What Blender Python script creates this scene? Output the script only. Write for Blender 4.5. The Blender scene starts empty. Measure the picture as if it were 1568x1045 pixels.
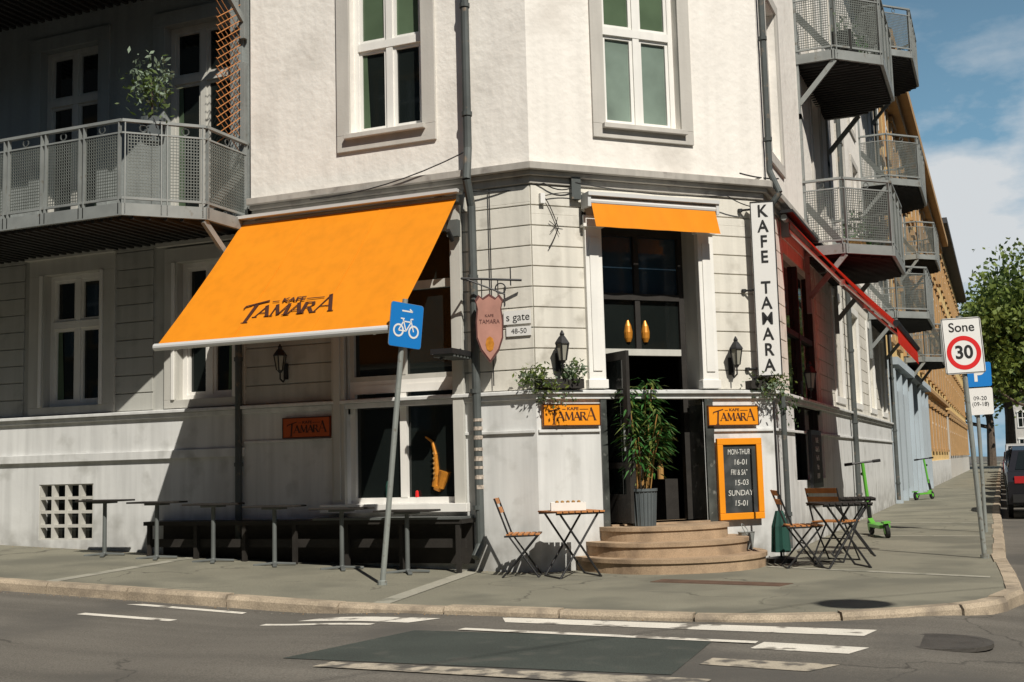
import bpy,bmesh,math,random
from mathutils import Vector,Matrix
random.seed(7)
S=math.sqrt(.5); T=3.22
scene=bpy.context.scene
V=Vector
# ------------------------------------------------------------------ materials
def nn(nt,t,**k):
    n=nt.nodes.new(t)
    for a,b in k.items(): setattr(n,a,b)
    return n
def mat(name,col,rough=.8,metal=0,var=.12,vs=1.5,bump=0,bs=40,streak=0,dirt=None,dirt_s=2.0,dirt_lo=.5,dirt_hi=.65,trans=0,spec=.4,bd=.01,fine=0,crack=0,lanes=0,low=0):
    m=bpy.data.materials.new(name);m.use_nodes=True;nt=m.node_tree;L=nt.links
    b=nt.nodes["Principled BSDF"];b.inputs["Roughness"].default_value=rough;b.inputs["Metallic"].default_value=metal
    b.inputs["Specular IOR Level"].default_value=spec
    tc=nn(nt,"ShaderNodeTexCoord")
    def noise(scale,detail=5,vec=None,out="Fac"):
        n=nn(nt,"ShaderNodeTexNoise");n.inputs["Scale"].default_value=scale;n.inputs["Detail"].default_value=detail
        L.new(vec or tc.outputs["Object"],n.inputs["Vector"]);return n.outputs[out]
    def rng(f,a,b_,lo,hi):
        r=nn(nt,"ShaderNodeMapRange");L.new(f,r.inputs[0]);r.inputs[1].default_value=a;r.inputs[2].default_value=b_;r.inputs[3].default_value=lo;r.inputs[4].default_value=hi;return r.outputs[0]
    def mul(a,b_):
        mm=nn(nt,"ShaderNodeMath",operation='MULTIPLY');L.new(a,mm.inputs[0]);L.new(b_,mm.inputs[1]);return mm.outputs[0]
    def mapped(sc):
        mp=nn(nt,"ShaderNodeMapping");mp.inputs["Scale"].default_value=sc;L.new(tc.outputs["Object"],mp.inputs[0]);return mp.outputs[0]
    f=rng(noise(vs),.25,.75,1-var,1+var)
    if fine: f=mul(f,rng(noise(90,2),.3,.7,1-fine,1+fine))
    if streak: f=mul(f,rng(noise(1.6,4,mapped((5,5,.35))),.3,.6,1-streak,1))
    if lanes: f=mul(f,rng(noise(1.0,6,mapped((.12,2.2,1))),.3,.7,1-lanes,1+lanes))
    if crack:
        vc=nn(nt,"ShaderNodeVectorMath",operation='MULTIPLY_ADD');L.new(noise(1.4,6,None,"Color"),vc.inputs[0]);vc.inputs[1].default_value=(1.1,1.1,0);L.new(tc.outputs["Object"],vc.inputs[2])
        vo=nn(nt,"ShaderNodeTexVoronoi",feature='DISTANCE_TO_EDGE');vo.inputs["Scale"].default_value=crack;L.new(vc.outputs[0],vo.inputs["Vector"])
        k=rng(vo.outputs["Distance"],0,.007,.45,1);ms=rng(noise(.5,3),.46,.54,1,0)
        mx_=nn(nt,"ShaderNodeMath",operation='MAXIMUM');L.new(k,mx_.inputs[0]);L.new(ms,mx_.inputs[1]);f=mul(f,mx_.outputs[0])
    vm=nn(nt,"ShaderNodeVectorMath",operation='SCALE');vm.inputs[0].default_value=col;L.new(f,vm.inputs["Scale"])
    out=vm.outputs[0]
    if dirt:
        mx=nn(nt,"ShaderNodeMix",data_type='RGBA');fd=rng(noise(dirt_s,8),dirt_lo,dirt_hi,0,1)
        L.new(fd,mx.inputs[0]);L.new(out,mx.inputs[6]);mx.inputs[7].default_value=(*dirt,1);out=mx.outputs[2]
    if low:
        sx=nn(nt,"ShaderNodeSeparateXYZ");L.new(tc.outputs["Object"],sx.inputs[0])
        a=rng(sx.outputs[2],.0,.75,low,0);fd=mul(a,rng(noise(4,7),.35,.62,.15,1))
        mx=nn(nt,"ShaderNodeMix",data_type='RGBA');L.new(fd,mx.inputs[0]);L.new(out,mx.inputs[6]);mx.inputs[7].default_value=(.16,.15,.13,1);out=mx.outputs[2]
    L.new(out,b.inputs["Base Color"])
    if bump:
        bp=nn(nt,"ShaderNodeBump");bp.inputs["Strength"].default_value=bump;bp.inputs["Distance"].default_value=bd
        L.new(noise(bs,4),bp.inputs["Height"]);L.new(bp.outputs[0],b.inputs["Normal"])
    if trans:
        t=nn(nt,"ShaderNodeBsdfTranslucent");L.new(out,t.inputs[0]);ms=nn(nt,"ShaderNodeMixShader");ms.inputs[0].default_value=trans
        L.new(b.outputs[0],ms.inputs[1]);L.new(t.outputs[0],ms.inputs[2]);L.new(ms.outputs[0],nt.nodes["Material Output"].inputs[0])
    return m
M={}
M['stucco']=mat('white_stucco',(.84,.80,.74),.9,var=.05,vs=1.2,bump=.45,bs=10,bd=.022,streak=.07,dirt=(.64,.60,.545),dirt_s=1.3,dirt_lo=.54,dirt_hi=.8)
M['greyst']=mat('grey_shaded_stucco',(.27,.29,.28),.9,var=.1,vs=1.2,bump=.3,bs=20,bd=.02,streak=.15)  # greyish wall, its colour deepened to stand for shade below the balconies
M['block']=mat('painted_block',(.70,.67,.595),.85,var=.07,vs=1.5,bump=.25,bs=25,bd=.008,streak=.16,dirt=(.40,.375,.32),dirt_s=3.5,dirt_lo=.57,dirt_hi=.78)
M['blockL']=mat('painted_block_shaded',(.44,.44,.405),.85,var=.08,vs=1.5,bump=.25,bs=25,bd=.008,streak=.15,dirt=(.28,.28,.255),dirt_s=3.5,dirt_lo=.56,dirt_hi=.8)  # darker copy of the block paint, shade on the left facade put into colour
M['base']=mat('base_paint',(.66,.665,.65),.8,var=.07,vs=1.1,bump=.15,bs=14,bd=.01,streak=.18,dirt=(.38,.38,.355),dirt_s=2.6,dirt_lo=.56,dirt_hi=.80,low=.7)
M['trim']=mat('grey_trim',(.42,.395,.355),.85,var=.14,vs=2,bump=.2,bs=30,streak=.2,dirt=(.22,.2,.18),dirt_s=5,dirt_lo=.56,dirt_hi=.75)
M['surr']=mat('surround_stone',(.53,.505,.46),.85,var=.08,vs=2,bump=.2,bs=30,streak=.1)
M['surrL']=mat('surround_stone_pale',(.52,.51,.465),.85,var=.08,vs=2,bump=.15,bs=30,streak=.12)
M['white']=mat('white_paint',(.80,.785,.74),.5,var=.05,vs=3,bump=.05,bs=40,streak=.08)
M['glass']=mat('dark_glass',(.010,.013,.012),.04,var=.3,vs=1,spec=.7)
M['glassg']=mat('green_reflection_curtain_glass',(.085,.125,.075),.1,var=.3,vs=1.5,spec=.6)  # reflected trees and sky painted as green on upper panes; also curtain strips
M['glassp']=mat('pale_curtain_glass',(.17,.22,.185),.12,var=.45,vs=1.3,spec=.6)
M['glassb']=mat('blue_glass',(.02,.04,.06),.04,var=.5,vs=.9,spec=.8)
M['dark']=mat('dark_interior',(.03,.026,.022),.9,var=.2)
M['dkwood']=mat('dark_wood',(.022,.019,.016),.7,var=.3,vs=6,bump=.2)
M['black']=mat('black_metal',(.015,.015,.016),.5,var=.2,spec=.5)
M['steel']=mat('galvanised_steel',(.25,.265,.255),.55,.1,var=.18,vs=4,dirt=(.15,.13,.10),dirt_s=8,dirt_lo=.6,dirt_hi=.75)
M['steelr']=mat('railing_steel',(.17,.185,.17),.55,.1,var=.2,vs=4)
M['steeld']=mat('dark_steel',(.12,.13,.125),.6,.2,var=.2,vs=4)
M['pipe']=mat('drainpipe_metal',(.085,.095,.092),.6,.2,var=.25,vs=3,dirt=(.2,.16,.12),dirt_s=9,dirt_lo=.6,dirt_hi=.72)
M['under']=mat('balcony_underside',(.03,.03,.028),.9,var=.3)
M['orange']=mat('orange_canvas',(.72,.240,.008),.75,var=.05,vs=2.5,bump=.12,bs=5,bd=.02,trans=.025,spec=.2,streak=.08)
M['orangep']=mat('orange_paint',(.80,.28,.01),.45,var=.05,vs=4)
M['orangesh']=mat('orange_plaque',(.42,.075,.012),.5,var=.08,vs=4)
M['red']=mat('red_canvas',(.62,.03,.014),.8,var=.08,vs=2,bump=.1,bs=10,trans=.35,spec=.2)
M['alu']=mat('white_aluminium',(.70,.70,.68),.35,.2,var=.04)
M['marble']=mat('dark_marble',(.06,.065,.06),.25,var=.6,vs=5,bump=.03,dirt=(.22,.22,.2),dirt_s=9,dirt_lo=.6,dirt_hi=.72,spec=.6)
M['stone']=mat('step_stone',(.37,.265,.17),.85,var=.2,vs=4,bump=.35,bs=45,bd=.006,fine=.18,dirt=(.17,.12,.08),dirt_s=3,dirt_lo=.52,dirt_hi=.76)
M['kerb']=mat('kerb_granite',(.38,.31,.225),.85,var=.3,vs=1.7,bump=.5,bs=35,bd=.01,fine=.25,dirt=(.2,.165,.125),dirt_s=4,dirt_lo=.5,dirt_hi=.72)
M['walk']=mat('sidewalk_asphalt',(.205,.195,.148),.95,var=.15,vs=.9,bump=.5,bs=110,bd=.004,fine=.22,dirt=(.145,.14,.108),dirt_s=.8,dirt_lo=.48,dirt_hi=.62,crack=.45)
M['road']=mat('road_asphalt',(.128,.117,.099),.92,var=.14,vs=.6,bump=.6,bs=120,bd=.005,fine=.3,dirt=(.088,.082,.072),dirt_s=.45,dirt_lo=.5,dirt_hi=.62,crack=.3,lanes=.2)
M['patch']=mat('asphalt_patch',(.048,.057,.049),.9,var=.2,vs=1.5,bump=.6,bs=120,bd=.005,fine=.3,dirt=(.085,.084,.072),dirt_s=3,dirt_lo=.55,dirt_hi=.75)
M['strip']=mat('granite_strip',(.34,.325,.265),.85,var=.15,vs=3,bump=.3,bs=50,fine=.15,dirt=(.2,.195,.155),dirt_s=3,dirt_lo=.52,dirt_hi=.65)
M['mark']=mat('road_paint',(.68,.64,.56),.85,var=.1,vs=3,bump=.4,bs=90,bd=.004,fine=.14,dirt=(.22,.20,.17),dirt_s=5.5,dirt_lo=.55,dirt_hi=.63)
M['markw']=mat('worn_road_paint',(.42,.37,.29),.85,var=.15,vs=3,bump=.4,bs=90,bd=.004,fine=.18,dirt=(.12,.11,.095),dirt_s=7,dirt_lo=.46,dirt_hi=.6)
M['rust']=mat('rusty_iron',(.11,.066,.044),.9,var=.3,vs=6,bump=.5,bs=60)
M['iron']=mat('manhole_iron',(.08,.073,.064),.7,.3,var=.3,vs=5,bump=.6,bs=50)
M['soil']=mat('ground_soil',(.12,.11,.09),.95,var=.2,vs=.2)
M['blue']=mat('sign_blue',(.012,.19,.55),.4,var=.03)
M['wsign']=mat('sign_white',(.76,.75,.72),.4,var=.03)
M['redp']=mat('sign_red',(.65,.02,.02),.4,var=.03)
M['pole']=mat('sign_pole',(.27,.29,.27),.5,.2,var=.15,vs=6,dirt=(.16,.14,.11),dirt_s=12,dirt_lo=.58,dirt_hi=.7)
M['wood']=mat('oiled_wood',(.46,.19,.06),.6,var=.25,vs=9,bump=.15)
M['chalk']=mat('chalkboard',(.035,.04,.04),.8,var=.35,vs=4,dirt=(.08,.085,.085),dirt_s=5,dirt_lo=.5,dirt_hi=.75)
M['chalkt']=mat('chalk_text',(.6,.6,.56),.9,var=.25,vs=20)
M['ink']=mat('black_ink',(.012,.012,.012),.6,var=.1)
M['brown']=mat('logo_brown',(.06,.018,.010),.7,var=.1)
M['pink']=mat('shield_pink',(.40,.20,.155),.6,var=.2,vs=5)
M['shdark']=mat('shield_dark',(.10,.035,.03),.6)
M['yell']=mat('ochre_stucco',(.72,.50,.21),.9,var=.1,vs=.6,bump=.2,bs=15,streak=.15)
M['yellt']=mat('ochre_trim',(.42,.26,.12),.9,var=.12,vs=2)
M['bluegr']=mat('pale_bluegrey_paint',(.42,.48,.52),.8,var=.08,vs=1)
M['opp']=mat('opposite_stucco',(.12,.11,.095),.9,var=.12,vs=.6,streak=.15)
M['roof']=mat('slate_roof',(.06,.06,.063),.8,var=.2,vs=2,bump=.3,bs=12)
M['bark']=mat('bark',(.10,.075,.055),.95,var=.3,vs=5,bump=.5,bs=15)
M['leaf1']=mat('leaf_light',(.17,.22,.045),.6,var=.3,vs=.8,trans=.35)
M['leaf2']=mat('leaf_mid',(.085,.13,.028),.6,var=.3,vs=.8,trans=.3)
M['leaf3']=mat('leaf_dark',(.035,.065,.02),.6,var=.3,vs=.8,trans=.2)
M['bam']=mat('bamboo_leaf',(.05,.16,.035),.5,var=.3,vs=6,trans=.3)
M['silv']=mat('silver_leaf',(.20,.26,.18),.6,var=.3,vs=6,trans=.2)
M['cane']=mat('bamboo_cane',(.40,.22,.07),.6,var=.25,vs=8)
M['pot']=mat('grey_pot',(.09,.105,.11),.6,var=.12,vs=5)
M['rubber']=mat('rubber',(.015,.015,.015),.8,var=.1)
M['scoot']=mat('scooter_green',(.12,.42,.05),.4,var=.05)
M['gold']=mat('sax_brass',(.60,.24,.03),.4,.3,var=.25,vs=20)
M['dkgreen']=mat('parasol_green',(.012,.06,.045),.8,var=.2,vs=6)
M['stick']=mat('faded_sticker',(.42,.36,.30),.7,var=.6,vs=25)
for nme,c in (('carblk',(.02,.02,.025)),('cargry',(.08,.085,.09)),('carwht',(.6,.6,.6)),('carred',(.2,.02,.02)),('carblu',(.04,.07,.12))):
    M[nme]=mat(nme+'_paint',c,.25,.3,var=.03,spec=.6)
M['lampg']=mat('lantern_glass',(.30,.29,.24),.15,var=.1)
M['lamp']=mat('tail_light',(.4,.02,.02),.3)
# ------------------------------------------------------------------ mesh builder
class Pl:
    def __init__(s,b,d,o): s.b=V(b);s.d=V(d);s.o=V(o)
    def __call__(s,a,z,o=0): return s.b+s.d*a+s.o*o+V((0,0,z))
PL=Pl((0,0,0),(1,0,0),(0,-1,0)); PC=Pl((0,0,0),(S,S,0),(S,-S,0)); PR=Pl((T*S,T*S,0),(0,1,0),(1,0,0))
WORLD=Pl((0,0,0),(1,0,0),(0,1,0))
class MB:
    def __init__(s): s.v=[];s.f=[];s.m=[];s.mats=[]
    def mi(s,m):
        m=M[m]
        if m not in s.mats: s.mats.append(m)
        return s.mats.index(m)
    def poly(s,pts,m):
        i=len(s.v);s.v+=[tuple(p) for p in pts];s.f.append(list(range(i,i+len(pts))));s.m.append(s.mi(m))
    def hexa(s,p,m):
        i=len(s.v);s.v+=[tuple(q) for q in p];k=s.mi(m)
        for f in ((0,1,2,3),(7,6,5,4),(0,4,5,1),(1,5,6,2),(2,6,7,3),(3,7,4,0)): s.f.append([i+a for a in f]);s.m.append(k)
    def box(s,pl,s0,s1,z0,z1,o0,o1,m):
        s.hexa([pl(s0,z0,o0),pl(s1,z0,o0),pl(s1,z0,o1),pl(s0,z0,o1),pl(s0,z1,o0),pl(s1,z1,o0),pl(s1,z1,o1),pl(s0,z1,o1)],m)
    def bar(s,p,q,r,m,n=8,r2=None,cap=True):
        p=V(p);q=V(q);r2=r if r2 is None else r2
        d=(q-p)
        if d.length<1e-6:return
        d.normalize();a=d.orthogonal().normalized();b=d.cross(a)
        i=len(s.v);k=s.mi(m)
        for c,rr in ((p,r),(q,r2)):
            for j in range(n):
                t=2*math.pi*j/n;s.v.append(tuple(c+(a*math.cos(t)+b*math.sin(t))*rr))
        for j in range(n):
            s.f.append([i+j,i+(j+1)%n,i+n+(j+1)%n,i+n+j]);s.m.append(k)
        if cap: s.f.append([i+j for j in range(n)][::-1]);s.m.append(k);s.f.append([i+n+j for j in range(n)]);s.m.append(k)
    def path(s,pts,r,m,n=6):
        for a,b in zip(pts,pts[1:]): s.bar(a,b,r,m,n)
    def beam(s,p,q,w,h,m,up=(0,0,1)):
        p=V(p);q=V(q);d=(q-p).normalized();u=V(up)
        if abs(d.dot(u))>.99:u=V((0,1,0)) if abs(d.y)<.9 else V((1,0,0))
        a=d.cross(u).normalized()*w/2;b=a.cross(d).normalized()*h/2
        s.hexa([p-a-b,p+a-b,p+a+b,p-a+b,q-a-b,q+a-b,q+a+b,q-a+b],m)
    def prism(s,pts,z0,z1,m,mb=None):
        n=len(pts);lo=[V((x,y,z0)) for x,y in pts];hi=[V((x,y,z1)) for x,y in pts]
        s.poly(hi,m);s.poly(lo[::-1],mb or m)
        for i in range(n): s.poly([lo[i],lo[(i+1)%n],hi[(i+1)%n],hi[i]],m)
    def extr(s,pts,vec,m):
        n=len(pts);a=[V(p) for p in pts];b=[p+V(vec) for p in a]
        s.poly(a,m);s.poly(b[::-1],m)
        for i in range(n): s.poly([a[i],a[(i+1)%n],b[(i+1)%n],b[i]],m)
    def lathe(s,c,prof,m,n=16,ax=(0,0,1)):
        c=V(c);ax=V(ax).normalized();a=ax.orthogonal().normalized();b=ax.cross(a)
        i=len(s.v);k=s.mi(m)
        for r,z in prof:
            for j in range(n):
                t=2*math.pi*j/n;s.v.append(tuple(c+ax*z+(a*math.cos(t)+b*math.sin(t))*r))
        for q in range(len(prof)-1):
            for j in range(n):
                s.f.append([i+q*n+j,i+q*n+(j+1)%n,i+(q+1)*n+(j+1)%n,i+(q+1)*n+j]);s.m.append(k)
        s.f.append([i+j for j in range(n)]);s.m.append(k);s.f.append([i+(len(prof)-1)*n+j for j in range(n)]);s.m.append(k)
    def torus(s,c,R,r,m,ax,n=14,k=5):
        c=V(c);ax=V(ax).normalized();a=ax.orthogonal().normalized();b=ax.cross(a)
        P=[c+(a*math.cos(2*math.pi*j/n)+b*math.sin(2*math.pi*j/n))*R for j in range(n+1)]
        s.path(P,r,m,k)
    def obj(s,name,parent=None,bevel=0,smooth=False,recalc=True,mat4=None,weld=0):
        me=bpy.data.meshes.new(name);me.from_pydata(s.v,[],s.f)
        for m in s.mats: me.materials.append(m)
        for p,k in zip(me.polygons,s.m): p.material_index=k
        if recalc:
            bm=bmesh.new();bm.from_mesh(me)
            if weld: bmesh.ops.remove_doubles(bm,verts=bm.verts,dist=weld)
            bmesh.ops.recalc_face_normals(bm,faces=bm.faces);bm.to_mesh(me);bm.free()
        if smooth:
            for p in me.polygons:p.use_smooth=True
        me.update();o=bpy.data.objects.new(name,me);bpy.context.collection.objects.link(o)
        if mat4 is not None:o.matrix_world=mat4
        if bevel:
            b=o.modifiers.new('bevel','BEVEL');b.width=bevel;b.segments=2;b.limit_method='ANGLE'
        if parent:o.parent=parent
        return o
def empty(name):
    o=bpy.data.objects.new(name,None);bpy.context.collection.objects.link(o);return o
def text(name,body,size,pos,xd,yd,m,parent,align='CENTER',ext=.002,sx=1,shear=0,space=1,bold=0):
    cu=bpy.data.curves.new(name,'FONT');cu.body=body;cu.size=size;cu.extrude=ext;cu.align_x=align;cu.align_y='CENTER';cu.shear=shear;cu.space_character=space;cu.offset=bold
    cu.materials.append(M[m]);o=bpy.data.objects.new(name,cu);bpy.context.collection.objects.link(o)
    x=V(xd).normalized();y=V(yd).normalized();z=x.cross(y)
    mt=Matrix.Identity(4)
    for i,c in enumerate((x*sx,y,z)):
        for j in range(3): mt[j][i]=c[j]
    for j in range(3): mt[j][3]=pos[j]
    o.matrix_world=mt;o.parent=parent;return o
def logo(pl,s,z,o,w,m,parent,up=None,out=None):
    x=pl.d;y=V((0,0,1)) if up is None else up
    c=pl(s,z,o) if out is None else out
    k=w/1.0;z3=x.cross(y)
    mb=MB()
    def st(a,b,wd):
        p=c+x*a[0]*k+y*a[1]*k;q=c+x*b[0]*k+y*b[1]*k;d=(q-p).normalized();sd=d.cross(z3)*wd*k/2
        e=z3*.003
        mb.hexa([p-sd,p+sd,q+sd,q-sd,p-sd+e,p+sd+e,q+sd+e,q-sd+e],m)
    def ser(a,b,w_=.05): st((a-w_/2,b),(a+w_/2,b),.010)
    def A_(cx,w_,h,b0=0):
        st((cx-w_/2,b0),(cx+.01,b0+h),.012);st((cx+.0,b0+h),(cx+w_/2,b0),.036);st((cx-w_*.28,b0+h*.33),(cx+w_*.3,b0+h*.33),.010);ser(cx-w_/2,b0,.05);ser(cx+w_/2,b0,.06)
    def M_(cx,w_,h):
        st((cx-w_/2,0),(cx-w_/2+.012,h),.012);st((cx-w_/2+.01,h),(cx,0.01),.034);st((cx,.01),(cx+w_/2-.012,h),.012);st((cx+w_/2-.01,h),(cx+w_/2,0),.034);ser(cx-w_/2,0,.05);ser(cx+w_/2,0,.06)
    def R_(cx,w_,h):
        st((cx-w_/2,0),(cx-w_/2,h),.034);P=[(cx-w_/2,h-.006),(cx+w_*.12,h-.01),(cx+w_*.32,h*.86),(cx+w_*.30,h*.66),(cx+w_*.08,h*.52),(cx-w_/2,h*.5)]
        for i,(a,b) in enumerate(zip(P,P[1:])): st(a,b,.012 if i in(0,3,4) else .028)
        st((cx,h*.5),(cx+w_*.55,0),.032);ser(cx-w_/2,0,.06)
    st((-.47,.165),(-.24,.225),.020);st((-.375,-.07),(-.355,.20),.036);ser(-.375,-.07,.07);st((-.47,.165),(-.475,.13),.012)
    A_(-.235,.13,.155);M_(-.06,.15,.155);A_(.10,.13,.155);R_(.235,.10,.155);A_(.395,.17,.235,-.0)
    for a,b in ((-.20,-.13),(.16,.34)): st((a,.205),(b,.205),.010)
    mb.obj('logo_letters',parent)
    text('logo_kafe','KAFE',.078*k,c+x*.02*k+y*.212*k,x,y,m,parent,ext=.0015,sx=1.35,bold=.002*k)
def cells(a0,a1,z0,z1,holes):
    A=sorted({a0,a1,*[min(max(h[i],a0),a1) for h in holes for i in (0,1)]});Z=sorted({z0,z1,*[min(max(h[i],z0),z1) for h in holes for i in (2,3)]})
    for i in range(len(A)-1):
        for j in range(len(Z)-1):
            ca=(A[i]+A[i+1])/2;cz=(Z[j]+Z[j+1])/2
            if any(h[0]<ca<h[1] and h[2]<cz<h[3] for h in holes): continue
            yield A[i],A[i+1],Z[j],Z[j+1]
def wall(mb,pl,a0,a1,z0,z1,holes,off,m,depth=.22,mr=None):
    for a,b,c,d in cells(a0,a1,z0,z1,holes): mb.poly([pl(a,c,off),pl(b,c,off),pl(b,d,off),pl(a,d,off)],m)
    mr=mr or m
    for h in holes:
        A,B=max(h[0],a0),min(h[1],a1);C,D=max(h[2],z0),min(h[3],z1)
        if A>=B or C>=D: continue
        i=off-depth
        mb.poly([pl(A,C,off),pl(A,D,off),pl(A,D,i),pl(A,C,i)],mr);mb.poly([pl(B,C,off),pl(B,D,off),pl(B,D,i),pl(B,C,i)],mr)
        if D==h[3]: mb.poly([pl(A,D,off),pl(B,D,off),pl(B,D,i),pl(A,D,i)],mr)
        if C==h[2]: mb.poly([pl(A,C,off),pl(B,C,off),pl(B,C,i),pl(A,C,i)],mr)
def bands(mb,pl,a0,a1,zs,holes,off,m,gap=.014,th=.022):
    for z0,z1 in zip(zs,zs[1:]):
        hs=[h for h in holes if h[2]<z1-gap and h[3]>z0]
        for a,b,c,d in cells(a0,a1,z0,z1-gap,hs):
            mb.box(pl,a,b,c,d,off,off+th,m)
def window(parent,pl,a0,a1,z0,z1,off,top='glassg',bot='glass',tr=.6,fw=.065,name='window',mids=1,mat_='white',sash=True):
    mb=MB()
    f0,f1=off-.04,off+.03
    mb.box(pl,a0,a0+fw,z0,z1,f0,f1,mat_);mb.box(pl,a1-fw,a1,z0,z1,f0,f1,mat_)
    mb.box(pl,a0+fw,a1-fw,z1-fw,z1,f0,f1,mat_);mb.box(pl,a0+fw,a1-fw,z0,z0+fw,f0,f1,mat_)
    ia,ib,ja,jb=a0+fw,a1-fw,z0+fw,z1-fw
    zt=z0+(z1-z0)*tr
    mb.box(pl,ia,ib,zt-.05,zt+.05,f0,f1+.012,mat_)
    xs=[ia+(ib-ia)*i/(mids+1) for i in range(mids+2)]
    for x in xs[1:-1]:
        mb.box(pl,x-.045,x+.045,ja,zt-.05,f0,f1+.006,mat_);mb.box(pl,x-.045,x+.045,zt+.05,jb,f0,f1+.006,mat_)
    sw=.04
    for i in range(mids+1):
        A=xs[i]+(.045 if i else 0);B=xs[i+1]-(.045 if i<mids else 0)
        for (c,d,g) in ((ja,zt-.05,bot),(zt+.05,jb,top)):
            if sash:
                h0,h1=off-.03,off+.012
                mb.box(pl,A,A+sw,c,d,h0,h1,mat_);mb.box(pl,B-sw,B,c,d,h0,h1,mat_);mb.box(pl,A+sw,B-sw,c,c+sw,h0,h1,mat_);mb.box(pl,A+sw,B-sw,d-sw,d,h0,h1,mat_)
            e=random.uniform(-.008,.008)
            mb.poly([pl(A,c,off-.02),pl(B,c,off-.02+e),pl(B,d,off-.02),pl(A,d,off-.02-e)],g)
            if c==ja and g=='glass' and sash and random.random()<.6:
                w_=(B-A)*random.uniform(.18,.35);sd=A+sw if i==0 else B-sw-w_
                mb.poly([pl(sd,c,off-.0095),pl(sd+w_,c,off-.0095),pl(sd+w_*(.6 if i==0 else 1),d,off-.0095),pl(sd+(0 if i==0 else w_*.4),d,off-.0095)],'glassg')
    return mb.obj(name,parent)
def surround(mb,pl,a0,a1,z0,z1,w,wb,off,th,m,top=True):
    mb.box(pl,a0-w,a0,z0,z1,off,off+th,m);mb.box(pl,a1,a1+w,z0,z1,off,off+th,m)
    if top: mb.box(pl,a0-w,a1+w,z1,z1+w,off,off+th,m)
    mb.box(pl,a0-w,a1+w,z0-wb,z0,off,off+th,m)
def leaves(mb,c,rad,n,size,mats,clumps=None,aspect=1.6,seed=None,spread=.35,droop=0):
    R=random.Random(seed if seed is not None else random.random())
    c=V(c);k=clumps or max(3,n//40);cl=[]
    for i in range(k):
        while 1:
            p=V((R.uniform(-1,1),R.uniform(-1,1),R.uniform(-1,1)))
            if .25<p.length<1:break
        cl.append((V((p.x*rad[0],p.y*rad[1],p.z*rad[2])),R.uniform(.6,1.3),R.choice(mats)))
    for i in range(n):
        p,sz,mm=R.choice(cl);g=V((R.gauss(0,1)*rad[0],R.gauss(0,1)*rad[1],R.gauss(0,1)*rad[2]))*spread*sz
        q=c+p+g
        if R.random()<.25: mm=R.choice(mats)
        u=V((R.gauss(0,1),R.gauss(0,1),R.gauss(0,1)-droop)).normalized();w=u.orthogonal().normalized()
        w=(w*math.cos(i)+u.cross(w)*math.sin(i));l=size*R.uniform(.6,1.3);h=l/aspect/2
        mb.poly([q,q+u*l*.5+w*h,q+u*l,q+u*l*.5-w*h],mm)
# ------------------------------------------------------------------ terrain
def g(x):
    t=-x
    if t<=0:return 0
    if t>28:t=28
    return .02*t*t if t<1 else .04*t-.02
def sm(t): t=min(max(t,0),1);return t*t*(3-2*t)
def rz(x): return g(x)-.05-.05*sm(-x/1.2)-.06*sm((x-4.2)/.8)
xs=[-700,-300,-120,-60,-29,-28,-20,-14,-10,-8]+[-6+i*.25 for i in range(0,49)]+[8,14,30,80,300,700]
ys=[-700,-200,-60,-20,-8,-4,0,10,30,80,150,300,700]
def sheet(name,xs,ys,zf,m):
    mb=MB()
    for j in range(len(ys)-1):
        for i in range(len(xs)-1):
            mb.poly([(xs[i],ys[j],zf(xs[i])),(xs[i+1],ys[j],zf(xs[i+1])),(xs[i+1],ys[j+1],zf(xs[i+1])),(xs[i],ys[j+1],zf(xs[i]))],m)
    return mb.obj(name,weld=.0001)
sheet('ground',xs,ys,lambda x:rz(x)-.03,'soil')
sheet('road',[x for x in xs if -130<x<85],[-60,-20,-8,-4,0,10,30,80,150,260],rz,'road')
O=[(-120,-3.3),(-60,-3.3),(-28,-3.3),(-14,-3.3),(-8,-3.3),(-5,-3.3),(-3,-3.3),(-1,-3.3),(0,-3.32),(1.1,-3.38),(2.3,-3.42),(3.1,-3.36),(3.8,-3.08),(4.4,-2.65),(4.85,-2.05),(5.05,-1.2),(5.02,0),(4.9,2.7),(4.82,15),(4.72,60),(4.6,200)]
mb=MB();X=[-120,-60,-28,-20,-14,-10]+[-8+.5*i for i in range(17)]
for a,b in zip(X,X[1:]): mb.poly([(a,-3.2,g(a)),(b,-3.2,g(b)),(b,1,g(b)),(a,1,g(a))],'walk')
inner=[(1.1,-3.26),(2.3,-3.3),(3.05,-3.24),(3.72,-2.98),(4.3,-2.55),(4.74,-1.98),(4.93,-1.18),(4.9,0),(4.78,2.7),(4.70,15),(4.6,60),(4.48,200)]
mb.poly([(0,1,0),(0,-3.2,0)]+[(x,y,0) for x,y in inner]+[(1.5,200,0),(1.5,3,0)],'walk')
mb.obj('sidewalk')
mb=MB();random.seed(11)
def along(path,d):
    for (x0,y0),(x1,y1) in zip(path,path[1:]):
        l=math.hypot(x1-x0,y1-y0)
        if d<=l: return V((x0+(x1-x0)*d/l,y0+(y1-y0)*d/l)),V(((x1-x0)/l,(y1-y0)/l))
        d-=l
    return None
tot=sum(math.hypot(b[0]-a[0],b[1]-a[1]) for a,b in zip(O,O[1:]))
d=85.0
def kerb_sec(p,t,dz,w,j=0):
    n=V((-t.y,t.x))
    def q(o,z): return V((p.x+n.x*(o+j),p.y+n.y*(o+j),z))
    z=g(p.x)+dz;r=rz(p.x)-.1
    return [q(0,r),q(.006,z-.035),q(.03,z),q(w,z),q(w,r)]
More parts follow.
